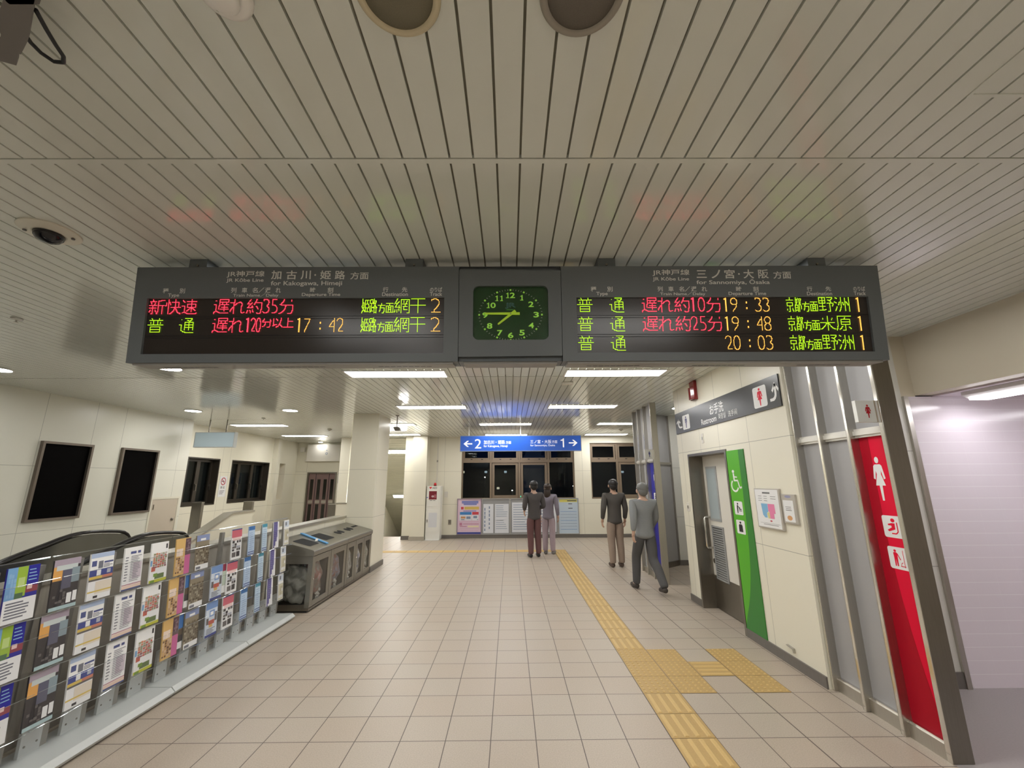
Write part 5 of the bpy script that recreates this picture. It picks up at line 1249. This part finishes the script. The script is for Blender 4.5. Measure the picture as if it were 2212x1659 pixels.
# ================================================================== FAR WALL AND LEFT HALL FURNISHINGS
def aed():
    x0, x1, y, zt = -2.475, -2.055, 12.86, 1.53
    o = thing('defibrillator_cabinet', 'tall white defibrillator cabinet with red window at the far wall', 'cabinet', (-2.27, 13.0, 0))
    wp = M('cabinet_white', (.80, .79, .74), .35); P = FRONT(y)
    mb = MB(); mb.box(x0, x1, y, 13.245, .015, zt, wp); mb.box(x0-.02, x1-.01, y-.03, 13.2, 0, .015, WHITE); mb.build('body', o, bevel=.004)
    mb = MB(); P.slab(mb, x0+.015, .95, x1-.05, 1.42, .0, .010, wp); d = mb.build('upper_door', o, bevel=.002)
    mb = MB(); P.slab(mb, x0+.075, 1.145, x1-.115, 1.385, .010, .014, P8('aed_red', 120, 22, 40, .3)); mb.build('window', d)
    mb = MB(); P.disc(mb, x0+.19, 1.235, .042, .0145, P8('aed_pale', 206, 170, 176), ry=.03); P.rect(mb, x0+.23, 1.19, x0+.29, 1.29, .0148, P8('aed_rose', 170, 90, 100)); mb.build('device', d)
    mb = MB(); P.slab(mb, x0+.10, 1.108, x0+.18, 1.118, .010, .0108, BLACK); P.slab(mb, x0+.20, 1.108, x0+.27, 1.118, .010, .0108, BLACK); mb.build('caption', d)
    mb = MB(); P.text(mb, 'AED', x0+.165, 1.452, x0+.305, 1.505, .0012, BLACK, .01); mb.build('lettering', o)
    mb = MB(); rr = P8('aed_heart', 206, 40, 44)
    P.shape(mb, [(x0+.115, 1.445), (x0+.150, 1.485), (x0+.150, 1.505), (x0+.138, 1.515), (x0+.115, 1.502), (x0+.092, 1.515), (x0+.080, 1.505), (x0+.080, 1.485)], .0012, rr); mb.build('heart_mark', o)
    mb = MB(); P.slab(mb, x0+.015, .235, x1-.05, .85, .0, .008, wp); d = mb.build('lower_door', o, bevel=.002)
    mb = MB(); P.rslab(mb, x0+.085, .36, x1-.09, .77, .02, .008, .010, M('pale_panel', (.66, .67, .70), .5)); mb.build('notice_field', d)
    mb = MB(); P.slab(mb, x0+.040, .50, x0+.055, .58, .008, .020, BLACK); mb.build('door_handle', d)
    mb = MB(); P.rect(mb, x0+.005, 1.19, x0+.05, 1.215, .0115, P8('tag_violet', 120, 120, 190)); mb.build('tag', o)
    o = thing('beacon_lamp', 'red dome lamp on top of the white defibrillator cabinet', 'lamp', (-2.245, 12.95, 1.53))
    mb = MB(); mb.lathe((-2.245, 12.95, 1.531), [(.045, 0), (.045, .02)], BLACK, 24); mb.build('base', o)
    mb = MB(); mb.lathe((-2.245, 12.95, 1.551), [(.040, 0), (.041, .035), (.034, .060), (.018, .075), (.003, .079)], M('beacon_red', (.42, .012, .02), .15, emit=.12), 24); mb.build('dome', o, smooth=True)
    o = thing('cable_conduit', 'thin cream cable conduit running down the far wall to the red lamp', 'conduit', (-2.245, 13.23, 1.6))
    mb = MB(); mb.box(-2.262, -2.232, 13.225, 13.248, 1.62, ZC-.001, OFFW); mb.build('duct', o)
    mb = MB(); mb.box(-2.268, -2.226, 13.218, 13.2245, 2.25, 2.31, STEEL_D); mb.build('clip', o)
aed()
def wall_bits():
    P = FRONT(13.25)
    mb = MB(); P.slab(mb, -2.005, 1.195, -1.90, 1.36, .001, .012, OFFW); tag(mb.build('blank_plate', bevel=.003), 'blank cream cover plate on the far wall right of the cabinet', 'plate')
    o = thing('wall_socket', 'small grey socket plate low on the far wall, left of the pink poster', 'socket', (-1.82, 13.24, .40))
    mb = MB(); P.slab(mb, -1.865, .395, -1.775, .535, .001, .014, STEEL_D); mb.build('plate', o, bevel=.003); mb = MB(); P.slab(mb, -1.845, .44, -1.795, .51, .014, .020, SKIRT); mb.build('cover', o)
wall_bits()
def poster_board(x0, x1, z0, z1, label, rects, bg, frame, cat='poster'):
    """rects are (x0, y0, x1, y1, material) in the unit sheet"""
    o = thing('notice_board', label, cat, ((x0+x1)/2, 13.23, z0), 'framed boards under the far windows'); P = FRONT(13.25)
    e = .022; mb = MB()
    for q in ((x0, z0, x1, z0+e), (x0, z1-e, x1, z1), (x0, z0+e, x0+e, z1-e), (x1-e, z0+e, x1, z1-e)): P.slab(mb, *q, .001, .028, frame)
    mb.build('frame', o); mb = MB(); a, b, c, d = x0+e, z0+e, x1-e, z1-e
    P.slab(mb, a, b, c, d, .001, .014, bg); sh = mb.build('sheet', o)
    mb = MB()
    for i, (p, q, r, t, m) in enumerate(rects): P.rect(mb, a+p*(c-a), b+q*(d-b), a+r*(c-a), b+t*(d-b), .0146+.0003*(i % 20), m)
    mb.build('print', sh)
    return o
PV = P8('poster_violet', 128, 132, 190); PY_ = P8('poster_yellow', 214, 184, 96); PB = P8('poster_blue', 60, 130, 196); PR = P8('poster_red', 206, 70, 80); PN = P8('poster_navy', 58, 70, 150); PW = P8('poster_white', 222, 224, 230); PO = P8('poster_orange', 206, 150, 104); PG = P8('poster_slate', 124, 140, 166); PK = P8('poster_rose', 196, 132, 160); PD = P8('poster_dark', 70, 70, 80); PC = P8('poster_cream', 236, 222, 184)
fr1 = M('frame_mauve', (.30, .24, .30), .4, .3); fr2 = M('frame_silver', (.42, .42, .42), .35, .4)
r_ = [(.17, .875, .89, .955, PV), (.25, .83, .82, .875, PV), (.20, .805, .86, .822, PW), (.14, .705, .255, .78, PR), (.29, .70, .92, .785, PY_), (.24, .645, .80, .672, PV), (.10, .55, .60, .63, PB), (.63, .55, .905, .63, PR), (.08, .385, .60, .545, PW), (.63, .385, .905, .545, PW),
      (.14, .44, .34, .50, PO), (.38, .43, .56, .50, PG), (.68, .45, .84, .515, PG), (.15, .40, .30, .415, PD), (.84, .398, .88, .412, PD), (.06, .345, .92, .35, PK), (.09, .24, .20, .32, PK), (.24, .275, .92, .295, PK), (.44, .19, .92, .235, PC), (.10, .205, .40, .225, PK), (.5, .205, .88, .215, PD), (.08, .14, .92, .145, PK), (.14, .09, .9, .095, PK), (0, 0, 1, .05, PN)]
poster_board(-1.605, -.86, .105, 1.15, 'pink notice poster with blue and red boxes under the far window', r_, P8('poster_pink', 224, 196, 214), fr1)
rnd = random.Random(4)
r_ = [(.02, .02, .40, .86, PW), (.46, .02, .98, .86, PW)]+[(.06+.34*(k % 2)*.5, .08+.7*k/12, .10+.34*(k % 2)*.5, .12+.7*k/12+rnd.uniform(.02, .06), PG) for k in range(12)]+[(.50, .80-.06*k, .50+rnd.uniform(.25, .45), .812-.06*k, PG) for k in range(12)]
poster_board(-.845, .0, .105, 1.15, 'white notice board with narrow route sheets right of the pink poster', r_, P8('board_grey', 150, 150, 150), fr2, 'notice board')
r_ = [(.04, .04, .96, .90, PW)]+[(.10, .82-.07*k, .10+rnd.uniform(.5, .8), .835-.07*k, PG) for k in range(11)]
poster_board(.015, .72, .105, 1.15, 'white notice board behind the standing people, left one', r_, P8('board_grey', 150, 150, 150), fr2, 'notice board')
r_ = [(.04, .04, .48, .90, PW), (.52, .04, .96, .90, PW)]+[(.08, .82-.09*k, .08+rnd.uniform(.2, .36), .84-.09*k, PG) for k in range(8)]
poster_board(.735, 1.45, .105, 1.15, 'white notice board behind the standing people, right one', r_, P8('board_grey', 150, 150, 150), fr2, 'notice board')
r_ = [(.04, .90, .96, .985, P8('board_yellow', 214, 206, 110)), (.45, .925, .92, .955, PD), (.50, .84, .70, .86, PD), (.50, .71, .72, .73, PD)]+[(.08, .62-.085*k, .92, .628-.085*k, PB if k % 3 == 0 else PG) for k in range(7)]
poster_board(1.465, 2.095, .105, 1.15, 'pale blue notice board with yellow heading under the right end of the big far window', r_, P8('board_paleblue', 190, 204, 218), fr2, 'notice board')

def left_hall():
    P = WEST(-7.1)
    for ya, yb, lb in ((6.40, 7.195, 'larger-looking black unlit panel on the left wall, nearer to the viewer'), (7.745, 8.56, 'black unlit panel on the left wall, nearer to the inspection door')):
        o = thing('wall_light_box', lb, 'light box', (-7.1, (ya+yb)/2, 1.12), 'unlit advertising panels on the left wall')
        br = M('panel_bronze', (.20, .165, .135), .35, .5); e = .035; z0, z1 = 1.12, 2.305; mb = MB()
        for q in ((ya, z0, yb, z0+e), (ya, z1-e, yb, z1), (ya, z0+e, ya+e, z1-e), (yb-e, z0+e, yb, z1-e)): P.slab(mb, *q, .001, .05, br)
        mb.build('frame', o); mb = MB(); P.slab(mb, ya+e, z0+e, yb-e, z1-e, .001, .012, M('unlit_face', (.0025, .002, .002), .6, spec=.03)); mb.build('face', o)
    P = WEST(-7.5); o = thing('no_smoking_sign', 'white no-smoking notice between the two dark windows of the left hall', 'sign', (-7.49, 11.27, 1.30))
    mb = MB(); P.slab(mb, 11.13, 1.31, 11.41, 1.83, .001, .005, PWHITE); mb.build('sheet', o)
    rd = P8('nosmoke_red', 176, 50, 70); mb = MB(); P.ring(mb, 11.27, 1.70, .075, .098, .0056, rd); P.line(mb, [(11.205, 1.765), (11.335, 1.635)], .02, .0058, rd); P.slab(mb, 11.21, 1.69, 11.32, 1.71, .005, .0054, BLACK); mb.build('pictogram', o)
    mb = MB(); P.text(mb, '禁 煙', 11.185, 1.515, 11.355, 1.575, .0056, BLACK, .012)
    for k in range(3): P.slab(mb, 11.17, 1.45-.035*k, 11.36-.03*k, 1.462-.035*k, .005, .0056, PD)
    mb.build('lettering', o)
    P = FRONT(15.0); o = thing('lift_guide_sign', 'blue and white guide sign on the wall right of the lift doors', 'sign', (-5.84, 14.98, 1.20))
    mb = MB(); P.slab(mb, -6.0, 1.21, -5.68, 1.98, .001, .008, PWHITE); mb.build('board', o)
    mb = MB(); P.rect(mb, -6.0, 1.62, -5.68, 1.98, .0088, PN); mb.build('blue_field', o)
    mb = MB()
    for a in (-5.97, -5.82): P.rrect(mb, a, 1.85, a+.12, 1.965, .01, .0094, PW)
    P.pic(mb, 'man', -5.94, 1.87, -5.89, 1.945, .01, PD); P.pic(mb, 'wheelchair', -5.80, 1.86, -5.72, 1.955, .01, PD)
    for z in (1.79, 1.71, 1.68): P.rect(mb, -5.96, z, -5.74, z+.015, .0094, PW)
    mb.build('pictogram', o); mb = MB(); P.line(mb, [(-5.93, 1.36), (-5.80, 1.36), (-5.80, 1.50), (-5.72, 1.50)], .012, .0094, PD); P.line(mb, [(-5.87, 1.42), (-5.87, 1.55), (-5.80, 1.55)], .008, .0094, PG); mb.build('map', o)
    o = thing('lift_header_board', 'cream sign board above the lift doors lit by a downlight', 'sign', (-6.53, 14.9, 2.36))
    mb = MB(); mb.box(-7.11, -5.95, 14.86, 14.999, 2.41, 2.95, OFFW); mb.build('box', o, bevel=.004); mb = MB(); mb.box(-7.16, -5.90, 14.84, 14.999, 2.37, 2.41, OFFW); mb.build('ledge', o)
    P = FRONT(14.86); mb = MB(); P.ring(mb, -6.42, 2.64, .025, .042, .001, PG, 20); P.disc(mb, -6.42, 2.75, .018, .001, PG); mb.build('mark', o)
    mb = MB(); mb.box(-7.37, -7.22, 14.90, 14.999, 2.70, 2.86, OFFW); q = mb.build('wall_speaker', bevel=.006); tag(q, 'small square cream box high on the wall left of the lift sign board', 'speaker')
left_hall()

# ================================================================== THE CITY OUTSIDE AT NIGHT
def outside():
    dk = M('night_concrete', (.10, .105, .12), .7); win = emis('lit_window', (1, .86, .62), .35); cool = emis('lit_window_cool', (.75, .9, 1), .25)
    mb = MB(); mb.box(-60, 60, 14, 120, -8.2, -8, M('night_ground', (.03, .03, .035), .8)); g = struct('floor_outside', mb)
    rnd = random.Random(12)
    for (x0, x1, y0, y1, z0, z1, lb, n) in ((-6, 1.5, 46, 56, -8, 4.5, 'dark apartment block with a few lit windows seen through the left panes', 16), (3.2, 7.5, 34, 40, -8, 4.0, 'pale concrete building seen at night through the right panes of the big window', 5), (9, 17, 50, 60, -8, 6, 'dark block beyond the smaller far window', 9)):
        o = thing('building', lb, 'building', ((x0+x1)/2, y0, z0), 'buildings outside'); mb = MB(); mb.box(x0, x1, y0, y1, z0, z1, dk); mb.box(x0-.2, x1+.2, y0-.2, y1+.2, z1, z1+.3, dk); mb.build('block', o)
        for k in range(n):
            a = rnd.uniform(x0+.4, x1-1.0); z = -6+rnd.randint(0, 5)*1.7; mb = MB(); mb.box(a, a+.28, y0-.02, y0-.005, z, z+.22, win if k % 3 else cool); mb.build('window', o)
    for (x, y, z, lb) in ((4.45, 30, 1.3, 'pair of bright street lamps outside, left lamp'), (4.85, 30, 1.25, 'pair of bright street lamps outside, right lamp'), (-1.9, 32, .35, 'street lamp seen low through the leftmost pane'), (-2.2, 38, 2.0, 'street lamp seen high through the leftmost pane'), (.2, 36, .9, 'street lamp outside behind the standing people')):
        o = thing('street_lamp', lb, 'street lamp', (x, y, -8), 'street lamps outside'); mb = MB(); mb.cyl((x, y+.1, -8), (x, y+.1, z), .05, dk, 8); mb.build('pole', o); mb = MB(); mb.lathe((x, y, z-.05), [(.02, 0), (.05, .02), (.06, .05), (.03, .08)], emis('street_lamp_glow', (1, .95, .85), 5), 12); mb.build('lamp', o)
    o = thing('traffic_light', 'green traffic light glowing outside behind the big window', 'traffic light', (.9, 33, -8)); mb = MB(); mb.cyl((.9, 33.1, -8), (.9, 33.1, .4), .05, dk, 8); mb.build('pole', o); mb = MB(); mb.lathe((.9, 33, .5), [(.09, 0), (.07, .05)], emis('signal_green', (.05, 1, .5), 1.6), 14, (0, -1, 0)); mb.build('signal', o)
outside()

# ================================================================== TACTILE PAVING
TY = noisy('tactile_yellow', (0.56, 0.385, 0.150), .5, 0, (1, 1, 1), 120, .10)
TJ = M('tactile_joint', (0.24, 0.17, 0.08), .7)
TYG = noisy('tactile_yellow_dirty', (0.44, 0.295, 0.110), .55, 0, (1, 1, 1), 120, .12)
def tile_base(mb, x, y): mb.box(x+.003, x+.297, y+.003, y+.297, 0.0005, .0022, TYG)
def bars_y(mb, x, y):
    tile_base(mb, x, y)
    for k in range(4):
        c = x+.0375+.075*k; mb.prism([(c-.017, y+.015, .0022), (c+.017, y+.015, .0022), (c+.010, y+.018, .0068), (c-.010, y+.018, .0068)], (0, .268, 0), TY)
def bars_x(mb, x, y):
    tile_base(mb, x, y)
    for k in range(4):
        c = y+.0375+.075*k; mb.prism([(x+.015, c-.017, .0022), (x+.015, c+.017, .0022), (x+.015, c+.010, .0068), (x+.015, c-.010, .0068)], (.27, 0, 0), TY)
def domes(mb, x, y, n=6):
    tile_base(mb, x, y)
    for i in range(n):
        for j in range(n):
            mb.lathe((x+.3*(i+.5)/n, y+.3*(j+.5)/n, .0022), [(.0115, 0), (.0085, .0042), (.004, .0048)], TY, 8)
def tactile():
    X, Y = 1.067, 4.127
    mb = MB()
    for r in range(-9, -1): bars_y(mb, X, Y+.3*r)
    tag(mb.build('tactile_paving', origin=(X+.15, Y-1.5, 0)), 'yellow ribbed guide strip in the foreground floor', 'tactile paving', 'tactile paving strips')
    mb = MB()
    for r in range(2, 22): bars_y(mb, X, Y+.3*r)
    tag(mb.build('tactile_paving', origin=(X+.15, Y+3.6, 0)), 'yellow ribbed guide strip leading away towards the far end', 'tactile paving', 'tactile paving strips')
    mb = MB()
    for c in (0, 1):
        for r in (-1, 0, 1): domes(mb, X+.3*c, Y+.3*r)
    tag(mb.build('tactile_paving', origin=(X+.3, Y+.15, 0)), 'block of six studded yellow tiles where the guide strip branches', 'tactile paving', 'tactile paving strips')
    mb = MB(); bars_x(mb, X+.6, Y); tag(mb.build('tactile_paving', origin=(X+.75, Y+.15, 0)), 'single ribbed yellow tile turned sideways between the studded tiles', 'tactile paving', 'tactile paving strips')
    mb = MB()
    for r in (-1, 0, 1): domes(mb, X+.9, Y+.3*r)
    tag(mb.build('tactile_paving', origin=(X+1.05, Y+.15, 0)), 'row of three studded yellow tiles nearest the floor plan board wall', 'tactile paving', 'tactile paving strips')
    mb = MB()
    for c in range(-15, 1):
        (domes if c == 0 else bars_x)(mb, X+.3*c, Y+6.6)
    tag(mb.build('tactile_paving', origin=(X-2, Y+6.75, 0)), 'yellow guide strip crossing the far end of the floor from left to right', 'tactile paving', 'tactile paving strips')
tactile()

# ================================================================== PEOPLE
def skin_mesh(nodes, edges, root, mat, sub=2):
    """grow one continuous surface round a joint skeleton; returns verts, faces"""
    names = list(nodes); ix = {n: i for i, n in enumerate(names)}
    me = bpy.data.meshes.new('k'); me.from_pydata([nodes[n][:3] for n in names], [(ix[a], ix[b]) for a, b in edges], [])
    o = bpy.data.objects.new('k', me); C.objects.link(o)
    o.modifiers.new('s', 'SKIN'); s2 = o.modifiers.new('u', 'SUBSURF'); s2.levels = sub; s2.render_levels = sub
    for n in names:
        r = nodes[n][3]; sv = me.skin_vertices[0].data[ix[n]]; sv.radius = r if isinstance(r, tuple) else (r, r); sv.use_root = (n == root)
    dg = bpy.context.evaluated_depsgraph_get(); dg.update()
    e = bpy.data.meshes.new_from_object(o.evaluated_get(dg))
    vs = [tuple(v.co) for v in e.vertices]; fs = [tuple(p.vertices) for p in e.polygons]
    bpy.data.objects.remove(o); bpy.data.meshes.remove(me); bpy.data.meshes.remove(e)
    return vs, fs
def person(label, x, y, rz, h, pose, skin, hair, top, bottom, shoe, long_hair=False, skirt=False, bag=None):
    o = thing('person', label, 'person', (x, y, 0), None, rz); k = h/1.70
    S = lambda a, b, c, r: (a*k, b*k, c*k, tuple(q*k for q in r) if isinstance(r, tuple) else r*k)
    # joints: x right, y forward; pose gives knee/ankle/elbow/wrist offsets
    J = {'pelvis': S(0, 0, .93, .10), 'waist': S(0, .0, 1.05, .09), 'chest': S(0, -.01, 1.24, (.125, .09)), 'upper': S(0, -.01, 1.36, (.115, .075)), 'neck': S(0, .0, 1.46, .05), 'jaw': S(0, .02, 1.525, .062), 'skull': S(0, .01, 1.60, .088), 'crown': S(0, .0, 1.655, .062), 'nose': S(0, .105, 1.565, .014)}
    E = [('pelvis', 'waist'), ('waist', 'chest'), ('chest', 'upper'), ('upper', 'neck'), ('neck', 'jaw'), ('jaw', 'skull'), ('skull', 'crown'), ('skull', 'nose')]
    for s_, sg in (('l', -1), ('r', 1)):
        kn, an, el, wr = pose['knee'+s_], pose['ankle'+s_], pose['elbow'+s_], pose['wrist'+s_]
        J.update({'hip'+s_: S(sg*.085, 0, .88, .080), 'knee'+s_: S(sg*.09+kn[0], kn[1], .49+kn[2], .056), 'calf'+s_: S(sg*.09+(kn[0]+an[0])/2, (kn[1]*.6+an[1]*.4)-.012, .36+(kn[2]*.6+an[2]*.4), .054), 'ankle'+s_: S(sg*.09+an[0], an[1], .085+an[2], .036), 'toe'+s_: S(sg*.10+an[0], an[1]+.15, .032+an[2]*.6, .030),
                  'sho'+s_: S(sg*.185, -.01, 1.385, .052), 'elb'+s_: S(sg*.235+el[0], el[1], 1.12+el[2], .038), 'wri'+s_: S(sg*.245+wr[0], wr[1], .89+wr[2], .026), 'palm'+s_: S(sg*.248+wr[0], wr[1]+.01, .83+wr[2], (.018, .036))})
        E += [('pelvis', 'hip'+s_), ('hip'+s_, 'knee'+s_), ('knee'+s_, 'calf'+s_), ('calf'+s_, 'ankle'+s_), ('ankle'+s_, 'toe'+s_), ('upper', 'sho'+s_), ('sho'+s_, 'elb'+s_), ('elb'+s_, 'wri'+s_), ('wri'+s_, 'palm'+s_)]
    vs, fs = skin_mesh(J, E, 'pelvis', None)
    mb = MB(); mb.faces(vs, fs, skin)
    for s_, sg in (('l', -1), ('r', 1)):                          # five curled fingers per hand, rooted in the palm
        w_ = J['palm'+s_]; px, py, pz = w_[0]/k, w_[1]/k, w_[2]/k
        for f, (oy, L) in enumerate(((.030, .070), (.010, .078), (-.010, .072), (-.028, .058))):
            n = {'a': S(px, py+oy, pz+.012, .0105), 'b': S(px-sg*.004, py+oy*1.1, pz-.030-L*.28, .0095), 'c': S(px-sg*.016, py+oy*1.1+.004, pz-.030-L*.62, .0085), 'd': S(px-sg*.034, py+oy*1.05+.006, pz-.030-L*.86, .0075)}
            v2, f2 = skin_mesh(n, [('a', 'b'), ('b', 'c'), ('c', 'd')], 'a', None, 1); mb.faces(v2, f2, skin)
        n = {'a': S(px, py+.026, pz+.022, .012), 'b': S(px-sg*.012, py+.052, pz-.006, .0105), 'c': S(px-sg*.024, py+.062, pz-.036, .009)}
        v2, f2 = skin_mesh(n, [('a', 'b'), ('b', 'c')], 'a', None, 1); mb.faces(v2, f2, skin)
    for sg in (-1, 1): mb.blob((sg*.090*k, .0, 1.575*k), .012*k, .024*k, .034*k, skin, 3, .05, 2)       # ears
    body = mb.build('body', o, smooth=True, local=True)
    mb = MB()
    for sg in (-1, 1): mb.blob((sg*.034*k, .093*k, 1.592*k), .013*k, .008*k, .009*k, M('eye_dark', (.03, .025, .02), .3), 1, 0, 2)
    mb.build('eyes', body, local=True)
    mb = MB(); mb.blob((0, .088*k, 1.522*k), .024*k, .008*k, .006*k, M('lip', (.35, .14, .12), .5), 1, 0, 2); mb.build('mouth', body, local=True)
    # hair: cap over skull, longer at the back when asked
    mb = MB(); mb.blob((0, -.022*k, 1.628*k), .098*k, .106*k, .090*k, hair, 5, .03, 3); mb.blob((0, -.050*k, 1.575*k), .084*k, .066*k, .085*k, hair, 6, .03, 3)
    if long_hair: mb.blob((0, -.072*k, 1.46*k), .085*k, .045*k, .15*k, hair, 7, .05, 3)
    mb.build('hair', o, smooth=True, local=True)
    def G(n, extra): r = J[n][3]; return tuple(J[n][:3])+((tuple(q+extra*k for q in r) if isinstance(r, tuple) else r+extra*k),)
    def mid(a, b, t, r): return tuple(J[a][i]*(1-t)+J[b][i]*t for i in range(3))+(r*k,)
    tn = {'hem': S(0, 0, .80, (.178, .128)), 'pelvis': S(0, 0, .90, (.172, .130)), 'waist': S(0, 0, 1.06, (.152, .118)), 'chest': S(0, -.01, 1.24, (.172, .132)), 'upper': S(0, -.01, 1.36, (.150, .108)), 'col': S(0, .0, 1.43, .066), 'top': S(0, .0, 1.455, .060)}
    te = [('hem', 'pelvis'), ('pelvis', 'waist'), ('waist', 'chest'), ('chest', 'upper'), ('upper', 'col'), ('col', 'top')]
    for s_ in 'lr':
        tn['sho'+s_] = G('sho'+s_, .022); tn['elb'+s_] = G('elb'+s_, .022); tn['fa'+s_] = mid('elb'+s_, 'wri'+s_, .5, .050); tn['cuf'+s_] = mid('elb'+s_, 'wri'+s_, .93, .042); te += [('upper', 'sho'+s_), ('sho'+s_, 'elb'+s_), ('elb'+s_, 'fa'+s_), ('fa'+s_, 'cuf'+s_)]
    v2, f2 = skin_mesh(tn, te, 'waist', None); mb = MB(); mb.faces(v2, f2, top); mb.build('jacket' if skirt else 'shirt', o, smooth=True, local=True)
    bn = {'waist': S(0, 0, 1.0, (.140, .108)), 'pelvis': S(0, 0, .90, (.158, .116))}; be = [('waist', 'pelvis')]
    for s_ in 'lr':
        bn['hip'+s_] = G('hip'+s_, .018); bn['th'+s_] = mid('hip'+s_, 'knee'+s_, .5, .094); bn['knee'+s_] = G('knee'+s_, .024); bn['clf'+s_] = G('calf'+s_, .024); bn['cuf'+s_] = mid('calf'+s_, 'ankle'+s_, .90, .066); bn['end'+s_] = mid('calf'+s_, 'ankle'+s_, 1.06, .062)
        be += [('pelvis', 'hip'+s_), ('hip'+s_, 'th'+s_), ('th'+s_, 'knee'+s_), ('knee'+s_, 'clf'+s_), ('clf'+s_, 'cuf'+s_), ('cuf'+s_, 'end'+s_)]
    v2, f2 = skin_mesh(bn, be, 'pelvis', None); mb = MB(); mb.faces(v2, f2, bottom); mb.build('trousers', o, smooth=True, local=True)
    for s_ in 'lr':
        a, t = J['ankle'+s_], J['toe'+s_]; zl = a[2]-.085*k
        sn = {'h': (a[0], a[1]-.045*k, zl+.042*k, .042*k), 'm': (a[0], a[1]+.05*k, zl+.046*k, .044*k), 't': (t[0], t[1]+.005, t[2]+.010*k, .038*k), 'e': (t[0], t[1]+.04*k, t[2]+.004*k, .026*k)}
        v2, f2 = skin_mesh(sn, [('h', 'm'), ('m', 't'), ('t', 'e')], 'm', None); zm = min(v[2] for v in v2)
        mb = MB(); mb.faces([(v[0], v[1], max(v[2], .003)) for v in v2], f2, shoe); mb.build('shoe', o, smooth=True, local=True)
    return o
SKIN1 = M('skin_light', (.56, .36, .27), .5); SKIN2 = M('skin_warm', (.50, .31, .22), .5); HAIR = M('hair_black', (.012, .010, .010), .45); HAIR2 = M('hair_brown', (.035, .022, .016), .45)
CL = lambda n, r, g, b: noisy('cloth_'+n, lin((r, g, b)), .85, 0, (1, 1, 1), 90, .12)
STAND = {'kneel': (0, .01, 0), 'kneer': (0, .02, 0), 'anklel': (0, -.02, 0), 'ankler': (.01, .0, 0), 'elbowl': (0, -.03, 0), 'elbowr': (0, -.02, 0), 'wristl': (.01, .07, .01), 'wristr': (-.01, .06, .01)}
HOLD = dict(STAND, wristr=(-.10, .24, .17), elbowr=(.01, -.02, 0), wristl=(.08, .22, .15))
WALK = {'kneel': (0, .20, .02), 'kneer': (0, -.04, -.01), 'anklel': (0, .25, 0), 'ankler': (0, -.36, .06), 'elbowl': (0, -.12, .01), 'elbowr': (0, .05, 0), 'wristl': (.0, -.10, .03), 'wristr': (-.02, .24, .05)}
person('person in a dark jacket and maroon trousers standing before the notice boards', .55, 10.0, .25, 1.66, HOLD, SKIN1, HAIR, CL('charcoal', 76, 72, 72), CL('maroon', 104, 72, 72), BLACK)
person('person in a grey and pale mauve outfit standing right of the one in maroon', .915, 10.40, -.35, 1.60, STAND, SKIN1, HAIR2, CL('grey_mauve', 128, 122, 134), CL('pale_mauve', 168, 152, 160), M('shoe_grey', (.2, .19, .19), .6), True, True)
person('person with dark top and taupe trousers at the far side of the walking person', 2.12, 8.85, .1, 1.68, STAND, SKIN2, HAIR, CL('dark_top', 78, 74, 70), CL('taupe', 150, 132, 118), M('shoe_brown', (.09, .06, .045), .6))
person('person in grey shirt and dark trousers walking beside the blue screen', 2.13, 6.95, .15, 1.62, WALK, SKIN1, M('hair_grey', (.16, .16, .155), .5), CL('grey_shirt', 134, 136, 138), CL('dark_trousers', 84, 83, 84), M('shoe_dark', (.05, .04, .035), .6))
